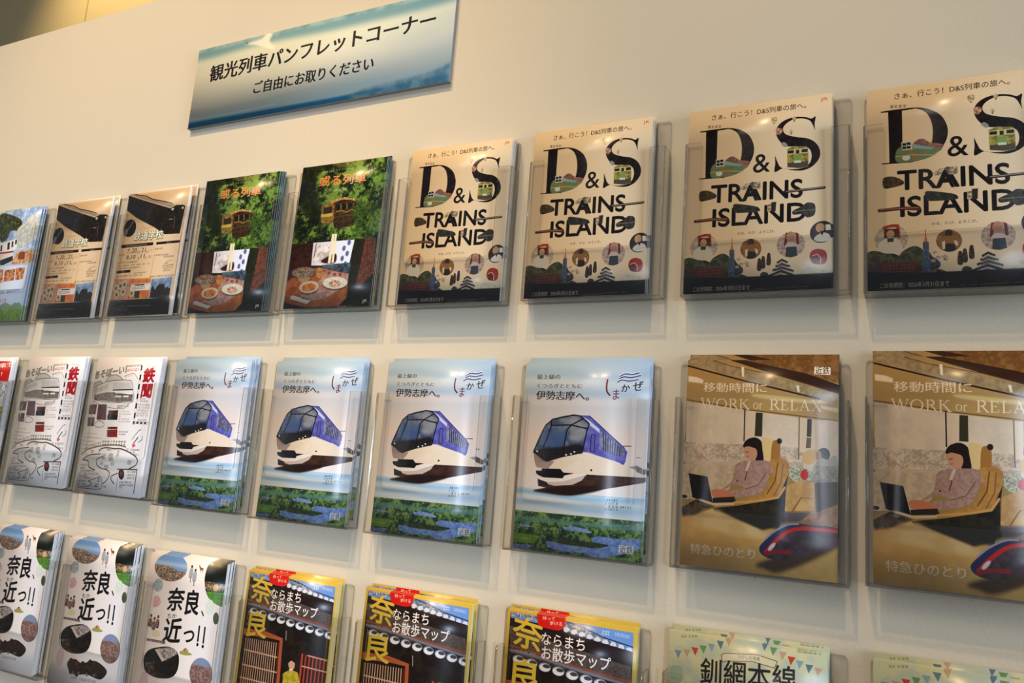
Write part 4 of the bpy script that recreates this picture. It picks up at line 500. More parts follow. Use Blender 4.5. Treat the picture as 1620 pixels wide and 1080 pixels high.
    g.oval([(191.2, 100.9), (205.9, 99.2), (196.5, 88.9), (199.5, 110.4)], (.27, .33, .16), n=((.18, .24, .1), 2)); g.blob([(116.5, 172.6), (127.4, 168.7), (149.6, 171.8), (138.9, 175.8), (120.7, 176.4)], (.60, .62, .30)); g.blob([(123.9, 168.1), (131.3, 163.6), (138.9, 168), (129.5, 171)], (.62, .25, .16), n=((.8, .7, .5), 2)); g.dash([(188.9, 121.3), (191.6, 140.8)], 5, (.40, .36, .36), 4, .7)
    g.ell(*[(31.2, 240.7)][0], 12, 18, (.88, .77, .78)); g.ell(*[(178.3, 82.5)][0], 11, 14, (.84, .86, .76), n=((.9, .88, .82), 2)); g.dash([(74.6, 274.3), (154.1, 270.3)], 5, (.5, .36, .3), 12, .7)
    return g

def art_alley():
    g = Canvas(210, 297, 20); g.bg((.80, .67, .24)); Y = (.84, .72, .24)
    g.clip = [(4.7, 2.9), (204.7, 5.9), (208.5, 215.2), (6.7, 240.3)]
    g.rect(0, 0, 210, 297, (.10, .07, .055), n=((.15, .11, .08), 10))
    g.poly([(4.7, 2.9), (47.4, 2.8), (127.4, 4.9), (204.7, 5.9), (207.5, 32.7), (143.4, 24.1), (89.9, 15.4), (6.3, 11.7)], (.40, .56, .80)); g.poly([(95.7, 3), (125.2, 7.1), (207, 30), (206.5, 34.7), (117.8, 25.5), (95.1, 14.8)], (.28, .34, .46), n=((.62, .66, .72), 2.5)); g.line([(98.6, 4.6), (128.2, 9.7), (157.8, 18.4), (208.9, 26)], 2, (.14, .2, .42))
    for i in range(9): a = [(100.7, 17), (199.8, 31)]; t = i / 8; g.ell(a[0][0] + (a[1][0] - a[0][0]) * t, a[0][1] + (a[1][1] - a[0][1]) * t, 5, 4.6, (.80, .82, .86)); g.ell(a[0][0] + (a[1][0] - a[0][0]) * t + 4, a[0][1] + (a[1][1] - a[0][1]) * t + 4, 3.4, 3, (.24, .26, .32))
    for i in range(5): a = [(9.3, 5.4), (51, 7.4)]; t = i / 4; g.ell(a[0][0] + (a[1][0] - a[0][0]) * t, a[0][1] + (a[1][1] - a[0][1]) * t, 4.6, 4, (.70, .74, .84), n=((.3, .32, .45), 2))
    g.poly([(4.4, 24), (54.2, 25.8), (201.9, 44.7), (206.8, 77.5), (125.9, 74.2), (10.3, 63.1)], (.36, .31, .27), n=((.27, .22, .19), 2)); g.poly([(49.5, 14.5), (209.9, 32.4), (205.7, 53.5), (131.1, 43), (55.6, 33.5)], (.12, .07, .06))
    g.line([(8.4, 52.5), (54.4, 57.2), (124.7, 66.8), (206.3, 73.9)], 3, (.55, .28, .18)); g.line([(9.6, 59.3), (55.3, 62), (125.3, 70.5), (205.8, 78.6)], 4, (.45, .45, .5)); g.line([(11.1, 67), (53.8, 69), (126.4, 77), (205.8, 86.9)], 5, (.20, .17, .17))
    for i in range(9): a = [(24.2, 71.1), (203.4, 87.2)]; t = i / 8; x, y = a[0][0] + (a[1][0] - a[0][0]) * t, a[0][1] + (a[1][1] - a[0][1]) * t; g.ell(x, y, 10, 6.5, (.62, .63, .68)); g.ell(x, y + .6, 8.6, 5.2, (.90, .90, .90)); g.ell(x + 2.5, y - 1.8, 6.2, 2.8, (.26, .24, .24))
    g.poly([(6.7, 103.1), (59.6, 101.2), (101.7, 107.3), (101.2, 112.1), (64, 111.1), (7.6, 114.8)], (.66, .34, .18)); g.poly([(9.3, 116.5), (98.7, 112.5), (109.9, 252.3), (12.7, 271.3)], (.12, .08, .06)); g.line([(98.3, 110.7), (107.4, 252.7)], 7, (.66, .32, .20)); g.line([(92.9, 117.2), (102.4, 253.7)], 3, (.34, .13, .09))
    for i in range(15): t = i / 15; a = [(15.3, 119.5), (92.9, 117.2)]; b = [(16.6, 270.5), (99.9, 254.2)]; g.line([(a[0][0] + (a[1][0] - a[0][0]) * t, a[0][1] + (a[1][1] - a[0][1]) * t), (b[0][0] + (b[1][0] - b[0][0]) * t, b[0][1] + (b[1][1] - b[0][1]) * t)], 1.9, (.78, .62, .50))
    for y0 in (810, 945, 1060, 1180, 1320): g.line([p for p in {810: [(15, 139.4), (93.1, 140.9)], 945: [(14.3, 165.2), (96.1, 165.9)], 1060: [(13.1, 187.6), (98.7, 187.9)], 1180: [(14.7, 210.3), (99.9, 210)], 1320: [(14.3, 237), (101.8, 235.5)]}[y0]], 2.4, (.80, .64, .52))
    g.poly([(150, 127.1), (205, 129.2), (206.5, 233.4), (149.2, 244.6)], (.20, .07, .05))
    for i in range(8): a = [(150, 127.1), (207.5, 129.7)]; b = [(151.6, 244.1), (208.8, 232.9)]; t = i / 7; g.line([(a[0][0] + (a[1][0] - a[0][0]) * t, a[0][1] + (a[1][1] - a[0][1]) * t), (b[0][0] + (b[1][0] - b[0][0]) * t, b[0][1] + (b[1][1] - b[0][1]) * t)], 2.6 if i else 4, (.66, .26, .16))
    g.line([(162.5, 126.9), (204.8, 128.3)], 2.4, (.80, .55, .42)); g.line([(153.1, 146.1), (206.5, 147.2)], 2, (.80, .60, .48))
    # shopkeeper
    g.blob([(121, 144.8), (126.2, 137.4), (134.6, 141.7), (135.7, 151.7), (129.4, 156.5), (123.7, 152.8)], (.78, .60, .48)); g.blob([(121.2, 145.7), (121.4, 139.2), (128.4, 135.2), (134.6, 138.9), (134.9, 143.5), (127.3, 141)], (.12, .08, .07)); g.poly([(124.1, 155.5), (132.8, 154.1), (132.9, 162.4), (126.6, 162.6)], (.85, .80, .76)); g.blob([(113.1, 174.2), (112.8, 164.9), (124.6, 158.3), (137.1, 157.1), (147, 162.8), (154.1, 198.3), (117.1, 205)], (.72, .64, .16), n=((.6, .52, .12), 4))
    g.line([(107.2, 94.1), (109, 109)], 1.4, (.6, .6, .6))
    g.clip = None
    g.text('奈', *[(11.5, 50.1), (61.8, 56.2)], 44, Y, .035); g.text('良', *[(13.8, 115.8), (61.4, 114.4)], 46, Y, .035)
    g.text('ならまち', *[(60.5, 42.7), (131, 42.6)], 17, (.96, .93, .90), .02); g.text('お散歩マップ', *[(62.3, 63.9), (172.7, 64.7)], 19.5, (.96, .93, .90), .02)
    g.blob([(51.7, 8.3), (51.5, -1.6), (71.8, -4.4), (94.9, -1.8), (97.4, 9.6), (90.4, 18.3), (73.3, 19.4), (55.3, 16.7)], (.78, .10, .08)); g.text('持って', *[(59.7, 7.7), (80.4, 6.4)], 5.6, (.97, .9, .86), .04); g.text('歩ける', *[(72.2, 13.3), (92.6, 12.3)], 5.8, (.97, .9, .86), .04)
    g.dash([(19.1, 58.4), (53.4, 59.3)], 2.6, (.85, .8, .75), 10, .6); g.dash([(156.8, 11.9), (169.5, 12.2)], 6, (.8, .86, .95), 3, .7); g.dash([(176.9, 11.3), (200.7, 12.6)], 4.5, (.86, .9, .96), 9, .7)
    return g

def art_line():
    g = Canvas(210, 297, 21); g.bg((.76, .78, .64)); g.blob([(0, 30), (210, 20), (210, 297), (0, 297)], (.70, .74, .66), n=((.80, .79, .62), 20)); K = (.16, .14, .12)
    cols = ((.45, .56, .62), (.72, .60, .48), (.74, .26, .16), (.40, .56, .34), (.50, .62, .66), (.34, .46, .52), (.72, .60, .48))
    for i, q in enumerate(([(13.3, 30.6)], [(25.4, 27.5)], [(37, 23.3)], [(48.3, 19.1)], [(59.7, 15)], [(71.7, 9.5)], [(82.6, 4.3)])): x, y = q[0]; g.poly([(x - 5, y - 5.5), (x + 5, y - 5.5), (x + 1, y + 5.5)], cols[i])
    for i, q in enumerate(([(131.5, 2.7)], [(142.7, 7.3)], [(154.7, 11.2)], [(165.6, 15.7)], [(176.2, 19.1)], [(188, 22.2)], [(199.2, 24.6)])): x, y = q[0]; g.poly([(x - 5, y - 5.5), (x + 5, y - 5.5), (x - 1, y + 5.5)], (cols[5], cols[3], cols[1], cols[2], cols[4], cols[5], cols[1])[i])
    g.poly([(73.6, 22), (79, 19.1), (121.1, 14.5), (147.6, 18.9), (144.2, 28), (115.4, 24.1), (80.8, 28.8), (75.7, 31.4)], (.82, .80, .66)); g.line([(73.6, 22), (79, 19.1), (121.1, 14.5), (147.6, 18.9), (144.2, 28), (115.4, 24.1), (80.8, 28.8), (75.7, 31.4), (73.6, 22)], 1, (.40, .32, .2)); g.text('ひがし北海道', *[(95.9, 22.9), (124.8, 21.7)], 5, (.35, .3, .22), .01)
    g.text('釧網本線', *[(45.6, 64.1), (171.4, 55.9)], 34, K, .02)
    g.dash([(17.2, 5.7), (41.1, 2.2)], 3, (.45, .42, .32), 5, .7); g.dash([(172.6, 1.5), (202.6, 0.7)], 4, (.35, .32, .24), 12, .8); g.dash([(173, -12.3), (205.4, -14.3)], 3, (.45, .42, .32), 12, .7)
    g.blob([(-12, 124.4), (80.9, 89.4), (196.2, 84.6), (223.4, 211.5), (-4.5, 295.4)], (.50, .62, .52), n=((.66, .72, .55), 8)); g.blob([(4.3, 48.1), (20.3, 47), (21, 64.8), (4.9, 64.6)], (.55, .68, .62), al=.6)
    for i in range(3): g.line([(20, 150 + i * 40), (190, 160 + i * 40)], 3, (.55, .45, .35))
    return g

def art_sign():
    g = Canvas(700, 200, 22, s=2); K = (.10, .09, .12)
    g.bg((.80, .82, .75)); g.blob([(0, -10), (700, -10), (700, 26), (420, 30), (200, 22), (0, 26)], (.42, .58, .62), blur=12); g.blob([(0, -10), (700, -10), (700, 6), (0, 8)], (.36, .54, .60), blur=5, n=((.55, .68, .70), 40))
    g.blob([(0, 60), (250, 90), (380, 70), (600, 100), (700, 80), (700, 150), (0, 160)], (.84, .84, .77), blur=16)
    g.blob([(-20, 174), (120, 168), (300, 174), (500, 162), (640, 168), (720, 158), (720, 200), (-20, 200)], (.74, .82, .80), blur=9, al=.7); g.blob([(-20, 187), (200, 187), (420, 189), (560, 187), (720, 186), (720, 210), (-20, 210)], (.20, .48, .62), blur=3); g.blob([(480, 186), (580, 178), (650, 174), (690, 164), (720, 158), (720, 200), (480, 200)], (.36, .54, .60), blur=6, n=((.6, .7, .7), 20), al=.8); g.line([(0, 178), (150, 180), (260, 178)], 3, (.80, .90, .90))
    g.blob([(193.3, 8.2), (211.2, -1.7), (226, 3.7), (220.6, 20.8), (240.8, 42.9), (181.5, 21.8), (145.3, 12)], (.95, .92, .84), blur=4, al=.8); g.ell(*[(152.1, 11.1)][0], 4, 2.5, (.4, .42, .4), blur=1.5)
    g.text('観光列車パンフレットコーナー', *[(48.1, 90.1), (655.3, 77.6)], 41, K, .02, mincho=2); g.text('ご自由にお取りください', *[(191.9, 143.4), (515.2, 141.9)], 30, K, .015, mincho=1)
    return g


# ---------------------------------------------------------------- materials
def mat(name, col, rough=.6, spec=.5, noise=None, bump=0, coat=0):
    m = bpy.data.materials.new(name); m.use_nodes = True; nt = m.node_tree; b = nt.nodes['Principled BSDF']
    b.inputs['Base Color'].default_value = (*col, 1); b.inputs['Roughness'].default_value = rough; b.inputs['Specular IOR Level'].default_value = spec; b.inputs['Coat Weight'].default_value = coat
    if noise:
        tc = nt.nodes.new('ShaderNodeTexCoord'); n = nt.nodes.new('ShaderNodeTexNoise'); n.inputs['Scale'].default_value = noise[0]; n.inputs['Detail'].default_value = 4; nt.links.new(tc.outputs['Object'], n.inputs['Vector'])
        r = nt.nodes.new('ShaderNodeMix'); r.data_type = 'RGBA'; r.inputs[6].default_value = (*col, 1); r.inputs[7].default_value = (*noise[1], 1); nt.links.new(n.outputs['Fac'], r.inputs[0]); nt.links.new(r.outputs[2], b.inputs['Base Color'])
        if bump:
            bp = nt.nodes.new('ShaderNodeBump'); bp.inputs['Strength'].default_value = bump; bp.inputs['Distance'].default_value = .001; nt.links.new(n.outputs['Fac'], bp.inputs['Height']); nt.links.new(bp.outputs['Normal'], b.inputs['Normal'])
    return m
def print_mat(name, im, rough=.27, coat=.0, spec=.35):
    m = bpy.data.materials.new(name); m.use_nodes = True; nt = m.node_tree; b = nt.nodes['Principled BSDF']; t = nt.nodes.new('ShaderNodeTexImage'); t.image = im; t.extension = 'EXTEND'
    nt.links.new(t.outputs['Color'], b.inputs['Base Color']); b.inputs['Roughness'].default_value = rough; b.inputs['Coat Weight'].default_value = coat; b.inputs['Coat Roughness'].default_value = .12; b.inputs['Specular IOR Level'].default_value = spec
    return m
def acrylic_mat():
    m = bpy.data.materials.new('clear_acrylic'); m.use_nodes = True; nt = m.node_tree; nt.nodes.remove(nt.nodes['Principled BSDF']); out = nt.nodes['Material Output']
    tr = nt.nodes.new('ShaderNodeBsdfTransparent'); tr.inputs['Color'].default_value = (.985, .983, .978, 1)
    gl = nt.nodes.new('ShaderNodeBsdfGlossy'); gl.inputs['Roughness'].default_value = .04
    fr = nt.nodes.new('ShaderNodeFresnel'); geo = nt.nodes.new('ShaderNodeNewGeometry'); io = nt.nodes.new('ShaderNodeMapRange'); io.inputs['To Min'].default_value = 1.45; io.inputs['To Max'].default_value = 1 / 1.45
    nt.links.new(geo.outputs['Backfacing'], io.inputs['Value']); nt.links.new(io.outputs[0], fr.inputs['IOR']); mx = nt.nodes.new('ShaderNodeMixShader')
    nt.links.new(fr.outputs[0], mx.inputs[0]); nt.links.new(tr.outputs[0], mx.inputs[1]); nt.links.new(gl.outputs[0], mx.inputs[2]); nt.links.new(mx.outputs[0], out.inputs['Surface'])
    return m
def acrylic_edge_mat():
    m = bpy.data.materials.new('acrylic_cut_edge'); m.use_nodes = True; nt = m.node_tree; nt.nodes.remove(nt.nodes['Principled BSDF']); out = nt.nodes['Material Output']
    tr = nt.nodes.new('ShaderNodeBsdfTransparent'); tr.inputs['Color'].default_value = (.66, .60, .52, 1)
    gl = nt.nodes.new('ShaderNodeBsdfGlossy'); gl.inputs['Roughness'].default_value = .12; gl.inputs['Color'].default_value = (.95, .92, .86, 1); mx = nt.nodes.new('ShaderNodeMixShader'); mx.inputs[0].default_value = .30
    nt.links.new(tr.outputs[0], mx.inputs[1]); nt.links.new(gl.outputs[0], mx.inputs[2]); nt.links.new(mx.outputs[0], out.inputs['Surface'])
    return m
ACR, EDGE = acrylic_mat(), acrylic_edge_mat()
WALL = mat('painted_wall', (.735, .655, .495), .75, .25, (260, (.77, .69, .53)), .25)
PAPER = mat('page_edges', (.92, .92, .92), .6, .4, (900, (.78, .79, .81)))
PAPER_WARM = mat('page_edges_warm', (.84, .72, .36), .6, .4, (900, (.74, .63, .32)))
PAPER_BLUE = mat('page_edges_blue', (.36, .50, .66), .4, .5, (900, (.60, .70, .80)))
PAPER_GREEN = mat('page_edges_green', (.10, .20, .18), .35, .5, (900, (.35, .48, .52)))  # the blue-teal tone is a glossy reflection put into the edge colour
CREAM = mat('page_edges_cream', (.62, .55, .44), .5, .4, (900, (.25, .2, .16)))

# ---------------------------------------------------------------- mesh helpers (millimetres in, metres out)
def link(name, me, parent=None, label=None):
    o = bpy.data.objects.new(name, me); COL.objects.link(o)
    if parent: o.parent = parent
    if label: o['label'] = label
    return o
def box_bm(bm, x0, x1, y0, y1, z0, z1, mi=0):
    v = [bm.verts.new((x / 1000, y / 1000, z / 1000)) for x in (x0, x1) for y in (y0, y1) for z in (z0, z1)]
    for f in ((0, 1, 3, 2), (4, 6, 7, 5), (0, 4, 5, 1), (2, 3, 7, 6), (0, 2, 6, 4), (1, 5, 7, 3)): bm.faces.new([v[i] for i in f]).material_index = mi
def finish(bm, name, mats):
    bmesh.ops.recalc_face_normals(bm, faces=bm.faces); me = bpy.data.meshes.new(name); bm.to_mesh(me); bm.free()
    for m in mats: me.materials.append(m)
    return me
def mm_box(name, x0, x1, y0, y1, z0, z1, m):
    bm = bmesh.new(); box_bm(bm, x0, x1, y0, y1, z0, z1); return finish(bm, name, [m])
def structure(name, me, parent=None):
    o = link(name, me, parent); o['kind'] = 'structure'; return o
def tag(o, label, cat, group=None):
    o['label'] = label; o['category'] = cat
    if group: o['group'] = group
    return o
def rounded(pts, rad, n=5):
    """pts: (x, z) corner list; rounds every corner by its radius"""
    out = []; N = len(pts)
    for i in range(N):
        p = Vector(pts[i]); a = (Vector(pts[i - 1]) - p).normalized(); b = (Vector(pts[(i + 1) % N]) - p).normalized(); r = rad[i]
        if r <= 0: out.append(p); continue
        s, e = p + a * r, p + b * r
        for k in range(n + 1): t = k / n; out.append(s * (1 - t) ** 2 + p * 2 * t * (1 - t) + e * t * t)
    return out
def plate(name, outline, y0, y1, glint_rods=()):
    """an upright acrylic sheet cut to an outline; its faces clear, its cut edges darker"""
    bm = bmesh.new(); A = [bm.verts.new((p.x / 1000, y0 / 1000, p.y / 1000)) for p in outline]; B = [bm.verts.new((p.x / 1000, y1 / 1000, p.y / 1000)) for p in outline]
    bm.faces.new(A); bm.faces.new(B[::-1]); N = len(A)
    for x in glint_rods:  # slim rods added along the front corners to catch highlight streaks
        t = [2 * math.pi * k / 10 for k in range(10)]; lo, hi = ([bm.verts.new(((x + 1.9 * math.cos(a)) / 1000, (y0 + 1.0 + 1.9 * math.sin(a)) / 1000, z)) for a in t] for z in (.0012, .2435))
        for k in range(10): f = bm.faces.new((lo[k], lo[(k + 1) % 10], hi[(k + 1) % 10], hi[k])); f.smooth = True
        bm.faces.new(lo[::-1]); bm.faces.new(hi)
    for i in range(N): bm.faces.new((A[i], B[i], B[(i + 1) % N], A[(i + 1) % N])).material_index = 1
    return finish(bm, name, [ACR, EDGE])

# ---------------------------------------------------------------- the setting
TOPZ = (Z0 + .8185) * 1000
wall = structure('wall_back', mm_box('wall_back', -4200, 3200, YW * 1000, YW * 1000 + 90, 0, TOPZ, WALL))
def rear_panel_mat():
    return mat('rear_panel', (.42, .35, .18), .55, .4, (3, (.48, .40, .22)))
RP = rear_panel_mat()
rear = structure('wall_rear', mm_box('wall_rear', -9000, 6000, 1660, 1760, 0, 6500, mat('dark_gap', (.08, .06, .04), .8)))
for x0, x1 in ((-7230, -6068), (-6060, -4898), (-4890, -3729), (-3715, -2556), (-2548, -1386), (-1378, -216), (-208, 954)):
    for z0, z1 in ((2200, 4990), (5000, 6490)):
        link('panel', mm_box('panel', x0, x1, 1630, 1660, z0, z1, RP), rear)
structure('floor', mm_box('floor', -9000, 6000, -6000, 1760, -60, 0, mat('grey_floor', (.24, .22, .20), .6, .4, (6, (.28, .26, .24)))))
structure('ceiling', mm_box('ceiling', -9000, 6000, -6000, 1760, 6500, 6560, mat('ceiling_paint', (.5, .48, .44), .8)))

# ---------------------------------------------------------------- the sign
sign = bpy.data.objects.new('corner_sign', None); COL.objects.link(sign); sign.location = (-.279, YW - .009, Z0 + .543)
tag(sign, 'pale blue rectangular sign board with black Japanese lettering high on the wall', 'sign')
link('foam_board', mm_box('foam_board', -350, 350, 1, 8.6, -98, 98, mat('foam_board_edge', (.26, .24, .24), .6)), sign, 'dark board core seen at the edges')
def sheet(name, wd, ht, y0, y1, m_front, m_side, bow=0, seg=1):
    """an upright slab with a printed front face mapped edge to edge; it may bow slightly outwards"""
    bm = bmesh.new(); uv = bm.loops.layers.uv.new('uv'); n = seg; F = []; Bk = []
    for j in range(n + 1):
        t = j / n; dy = -bow * math.sin(math.pi * t) if bow else 0; z = ht * t
        F.append([bm.verts.new((x / 1000, (y0 + dy) / 1000, z / 1000)) for x in (0, wd)]); Bk.append([bm.verts.new((x / 1000, (y1 + dy) / 1000, z / 1000)) for x in (0, wd)])
    for j in range(n):
        f = bm.faces.new((F[j][0], F[j][1], F[j + 1][1], F[j + 1][0])); f.smooth = True
        for l, c in zip(f.loops, ((0, j / n), (1, j / n), (1, (j + 1) / n), (0, (j + 1) / n))): l[uv].uv = c
        for q in ((Bk[j][1], Bk[j][0], Bk[j + 1][0], Bk[j + 1][1]), (F[j][1], Bk[j][1], Bk[j + 1][1], F[j + 1][1]), (Bk[j][0], F[j][0], F[j + 1][0], Bk[j + 1][0])): bm.faces.new(q).material_index = 1
    bm.faces.new((F[0][0], Bk[0][0], Bk[0][1], F[0][1])).material_index = 1; bm.faces.new((F[n][0], F[n][1], Bk[n][1], Bk[n][0])).material_index = 1
    me = bpy.data.meshes.new(name); bm.to_mesh(me); bm.free(); me.materials.append(m_front); me.materials.append(m_side); return me
EDGE_SIGN = mat('sign_face_edge', (.35, .38, .40), .5)
sf = link('printed_face', sheet('printed_face', 700, 196, 0, 1, print_mat('sign_print', art_sign().image('sign_print'), .7, 0, .12), EDGE_SIGN), sign); sf.location = (-.350, 0, -.098)

# ---------------------------------------------------------------- the holders
HW, HH, HD = 238, 246, 28
def holder():
    root = bpy.data.objects.new('brochure_holder', None); COL.objects.link(root)
    link('back_plate', plate('back_plate', rounded([(0, 0), (HW, 0), (HW, 300), (0, 300)], [4, 4, 6, 6]), HD, HD + 2.4), root)
    u0, u1, ub = 26, HW - 26, 84
    link('front_panel', plate('front_panel', rounded([(0, 0), (HW, 0), (HW, HH), (u1, HH), (u1, ub), (u0, ub), (u0, HH), (0, HH)], [0, 0, 3, 3, 9, 9, 3, 3]), 0, 2.2, (2.0, HW - 2.0)), root)
    for x in (0, HW - 2.2):
        bm = bmesh.new(); box_bm(bm, x, x + 2.2, 2.3, HD - .1, 0, HH, 0)
        me = finish(bm, 'side_wall', [ACR, EDGE])
        for p in me.polygons:
            if abs(p.normal.x) < .5: p.material_index = 1
        link('side_wall', me, root)
    bm = bmesh.new(); box_bm(bm, 2.3, HW - 2.3, 2.3, HD - .1, 0, 2.6, 0); me = finish(bm, 'bottom_shelf', [ACR, EDGE])
    for p in me.polygons:
        if abs(p.normal.z) < .5: p.material_index = 1
    b = link('bottom_shelf', me, root)
    for x in (52, 119, 186): link('nub', mm_box('nub', x - 1.6, x + 1.6, 1.2, 4.4, -3, 0, ACR), b)
    return root
def copy_tree(o, parent=None):
    c = o.copy(); COL.objects.link(c)
    if parent: c.parent = parent
    for ch in list(o.children): copy_tree(ch, c)
    return c

# ---------------------------------------------------------------- the brochures
ARTS = {'letters': art_letters(), 'green': art_green(), 'flyer': art_flyer(), 'coast': art_coast(), 'red': art_red(), 'handmap': art_handmap(),
        'express': art_express(), 'seat': art_seat(), 'nara': art_nara(), 'alley': art_alley(), 'line': art_line()}
CM = {k: print_mat('print_' + k, g.image('print_' + k)) for k, g in ARTS.items()}
SIDE = {'letters': CREAM, 'green': PAPER_GREEN, 'flyer': PAPER, 'coast': PAPER_BLUE, 'red': PAPER, 'handmap': PAPER, 'express': PAPER_BLUE, 'seat': CREAM, 'nara': PAPER, 'alley': PAPER_WARM, 'line': PAPER}
_proto = {}
def brochure(kind, th):
    k = (kind, th)
    if k not in _proto:
        root = bpy.data.objects.new('brochure', None); COL.objects.link(root)
        link('cover', sheet('cover', 210, 297, 0, .35, CM[kind], SIDE[kind], .4, 6), root)
        link('pages', sheet('pages', 209.4, 296.4, .4, th, PAPER, SIDE[kind] if kind in ('alley', 'green', 'express', 'coast') else PAPER, .4, 6), root); root.children[-1].location = (.0003, 0, .0003)
        _proto[k] = root; return root
    return copy_tree(_proto[k])

# holders: offsets from the even grid; brochures: x, base height, lean of the top (mm), tilt (degrees)
HP = {(1, 0): (15, -2), (1, 1): (18.4, -1.2), (1, 2): (11.1, -1.1), (1, 3): (5.0, -0.3), (1, 4): (-10.8, 2.0), (1, 5): (-6.5, 2.7), (1, 6): (1.8, 4.2), (1, 7): (6.3, 1.5), (1, 8): (-3.9, -3.8), (2, 0): (12, 5), (2, 1): (9.3, 6.4), (2, 2): (-0.9, 5.0), (2, 3): (-11.0, -0.8), (2, 4): (-13.0, -3.5), (2, 5): (-6.3, -5.6), (2, 6): (1.1, -4.9), (2, 7): (5.3, -1.6), (2, 8): (-2.5, 4.1), (3, 1): (12, 6), (3, 2): (10.7, 4.8), (3, 3): (1.0, -0.2), (3, 4): (-6, -4), (3, 5): (-2.5, -3.1), (3, 6): (2.0, -0.8), (3, 7): (1.6, 5.3), (3, 8): (2, 6)}
BP = {(1, 0): (19, 2, 9.9, 0.02), (1, 1): (22.4, 2.8, 17, -0.07), (1, 2): (15.1, 2.9, 17, -0.06), (1, 3): (9.0, 4.3, 7.3, 0.01), (1, 4): (9.9, 6.5, 16.6, -0.29), (1, 5): (15.9, 6.7, 8.3, -0.14), (1, 6): (5.8, 8.2, 8.1, 0.16), (1, 7): (10.3, 5.5, 14.3, 0.14), (1, 8): (1.6, 0.2, 12.1, 0.11), (2, 0): (16, 9, 9.0, -0.0), (2, 1): (16.7, 10.4, 14.9, -0.06), (2, 2): (3.2, 9.0, 16.8, -0.1), (2, 3): (2.6, 3.2, 4, 0.04), (2, 4): (6.0, 0.5, 11.6, -0.18), (2, 5): (7.2, -1.6, 9.8, -0.07), (2, 6): (18.1, -0.9, 8.1, -0.01), (2, 7): (19.6, 3.6, 11.6, -0.06), (2, 8): (6.6, 8.1, 9.0, -0.24), (3, 1): (16, 10, 5.8, 0.03), (3, 2): (14.7, 8.8, 4, 0.02), (3, 3): (5.0, 3.8, 9.1, -0.0), (3, 4): (1.9, 0, 9.4, 0.03), (3, 5): (7.1, 0.9, 9.2, -0.0), (3, 6): (15.8, 3.2, 9.5, 0.08), (3, 7): (8.1, 9.3, 9.9, 0.21), (3, 8): (6, 12.7, 9.0, 0.0)}
PC, PR = 265.5, 395.3
DESC = {'letters': 'cream booklet with giant black serif letters and little train pictures', 'green': 'green forest booklet with a wooden tram above a dining table photo',
        'flyer': 'tan flyer with a dark old railway carriage and black info strip', 'coast': 'pale blue flyer with a small train and white monument',
        'red': 'white flyer with a red title block', 'handmap': 'white hand-drawn map newsletter with red characters',
        'express': 'sky blue booklet showing a blue and white express train', 'seat': 'golden brown booklet showing a woman with a laptop in a train seat',
        'nara': 'white booklet with round photos and bold black handwriting', 'alley': 'yellow-framed map booklet of tiled roofs and wooden lattice', 'line': 'pale green booklet with a string of coloured pennants'}
# (row, column): kind, brochures in the stack, thickness of one, spacing, which one of its kind from the left, is one left standing at the back
L = {(1, 0): ('coast', 3, 1.6, 5.5, 0, 0), (1, 1): ('flyer', 4, 1.2, 1.4, 0, 1), (1, 2): ('flyer', 4, 1.2, 1.4, 1, 1), (1, 3): ('green', 5, 2.2, 4.4, 0, 0), (1, 4): ('green', 3, 2.2, 4.6, 1, 1),
     (1, 5): ('letters', 5, 2.6, 4.4, 0, 0), (1, 6): ('letters', 5, 2.6, 4.4, 1, 0), (1, 7): ('letters', 5, 2.6, 4.6, 2, 0), (1, 8): ('letters', 4, 2.6, 5, 3, 0),
     (2, 0): ('red', 8, 1.6, 1.65, 0, 0), (2, 1): ('handmap', 9, 1.5, 1.6, 0, 0), (2, 2): ('handmap', 9, 1.5, 1.6, 1, 0), (2, 3): ('express', 4, 2.0, 4.8, 0, 1), (2, 4): ('express', 3, 2.0, 4.2, 1, 1),
     (2, 5): ('express', 4, 2.0, 4.2, 2, 1), (2, 6): ('express', 2, 2.0, 4, 3, 1), (2, 7): ('seat', 2, 2.0, 4, 0, 1), (2, 8): ('seat', 2, 2.0, 4, 1, 1),
     (3, 1): ('nara', 7, 2.8, 2.95, 0, 0), (3, 2): ('nara', 5, 4.2, 4.4, 1, 0), (3, 3): ('nara', 8, 2.6, 2.7, 2, 0), (3, 4): ('alley', 4, 3.0, 3.2, 0, 1), (3, 5): ('alley', 3, 3.0, 3.2, 1, 1), (3, 6): ('alley', 3, 3.6, 3.8, 2, 1),
     (3, 7): ('line', 3, 2.2, 2.4, 0, 1), (3, 8): ('line', 3, 2.2, 2.4, 1, 1)}
ORD = {'letters': ['leftmost', 'second from left', 'third from left', 'rightmost'], 'express': ['leftmost', 'second from left', 'third from left', 'rightmost'],
       'nara': ['leftmost', 'middle', 'rightmost'], 'alley': ['leftmost', 'middle', 'rightmost']}
ROWN = {1: 'top row', 2: 'middle row', 3: 'bottom row'}
def which(kind, i):
    n = sum(1 for v in L.values() if v[0] == kind)
    return '' if n == 1 else ORD.get(kind, ['left', 'right'])[i] + ' '
SHORT = {'letters': 'giant-letter cream booklets', 'green': 'green forest tram booklets', 'flyer': 'tan old-carriage flyers', 'coast': 'pale blue small-train flyers', 'red': 'red-titled flyers', 'handmap': 'hand-drawn map newsletters',
         'express': 'blue express train booklets', 'seat': 'golden laptop-woman booklets', 'nara': 'white round-photo booklets', 'alley': 'yellow-framed map booklets', 'line': 'pale green pennant booklets'}
STACK = {k: v.replace('booklets', 'booklet stack').replace('flyers', 'flyer stack').replace('newsletters', 'newsletter stack') for k, v in SHORT.items()}
proto = None
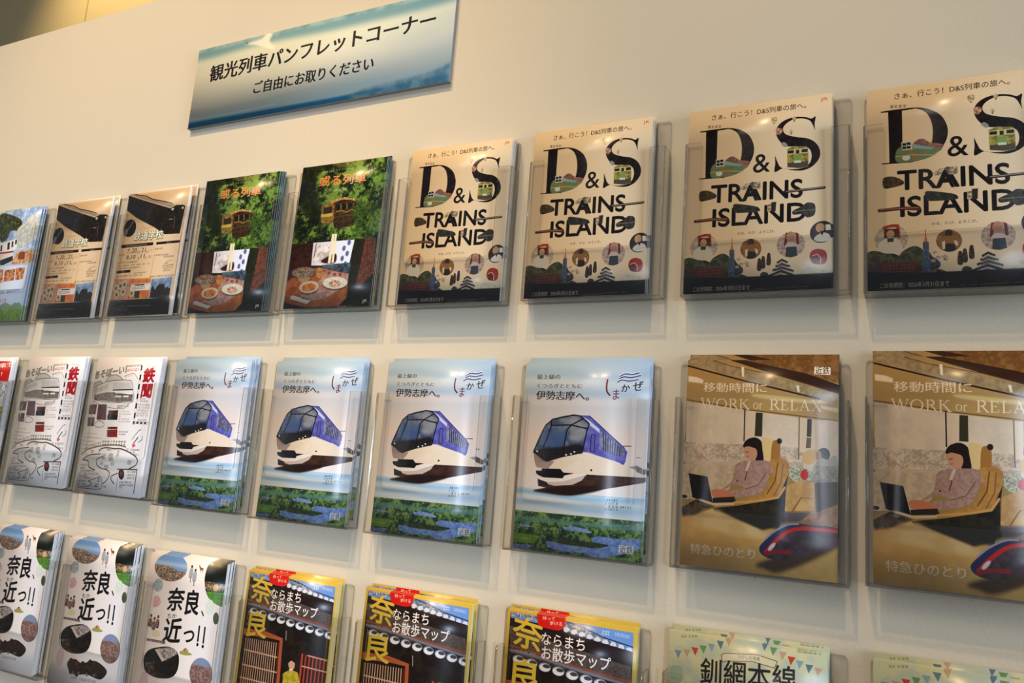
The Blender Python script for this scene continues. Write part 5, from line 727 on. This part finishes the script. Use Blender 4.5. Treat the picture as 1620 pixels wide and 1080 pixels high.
for (r, c), (kind, n, th, step, i, back) in L.items():
    hx, hz = HP[(r, c)]; x0 = ((c - 5) * PC + hx) / 1000; z0 = Z0 + (-(r - 1) * PR + hz) / 1000
    if proto is None: proto = h = holder()
    else: h = copy_tree(proto)
    h.location = (x0, 0, z0)
    tag(h, 'clear acrylic wall holder holding the %s%s' % (which(kind, i), STACK[kind]), 'brochure holder', 'clear acrylic holders in rows on the wall')
    bx, bz, yt, tilt = BP[(r, c)]
    lim = HD - 1.0 - th; y = 3.2; lean = math.atan2(min(max(yt - 4, 0), 7 if n * step < 17 else 3), 297)
    ys = [(y + k * step) for k in range(n) if y + k * step <= lim + .01]
    if back and ys[-1] < lim - th - .5: ys.append(lim)
    rnd = random.Random(r * 20 + c)
    for k, yy in enumerate(ys):
        b = brochure(kind, th); last = back and k == len(ys) - 1
        dx = (0 if k == 0 else rnd.uniform(-1.2, 1.2)); dz = (yy - 3.2) * (.32 if (last or step > 3.9 or r > 1) else .08) + (4 if last and r == 2 else 0)
        ln = lean if not last else 0
        ln = min(ln, math.atan2(max(HD - 1 - th - (ys[-2] if back else ys[-1]), 0) if not last else 0, 297))
        b.location = ((c - 5) * PC / 1000 + (bx + dx) / 1000, yy / 1000, Z0 + (-(r - 1) * PR + bz + dz) / 1000)
        b.rotation_euler = (-ln, R(-tilt) * (1 if k == 0 else .5), 0)
        if k == 0:
            tag(b, '%s%s' % (which(kind, i), DESC[kind]), 'brochure', '%s in the %s' % (SHORT[kind], ROWN[r]))
        else:
            pos = ['second from the front', 'third from the front', 'fourth from the front', 'fifth from the front', 'sixth from the front', 'seventh from the front', 'eighth from the front'][k - 1] if k < len(ys) - 1 else 'rearmost'
            if last: label = 'rearmost copy standing behind a gap in the %s%s' % (which(kind, i), STACK[kind])
            elif k == 1 and len(ys) == 2: label = 'back copy in the %s%s' % (which(kind, i), STACK[kind])
            else: label = '%s copy of the %s%s' % (pos, which(kind, i), STACK[kind])
            tag(b, label,  'brochure', 'copies behind the front of the %s%s' % (which(kind, i), SHORT[kind]))
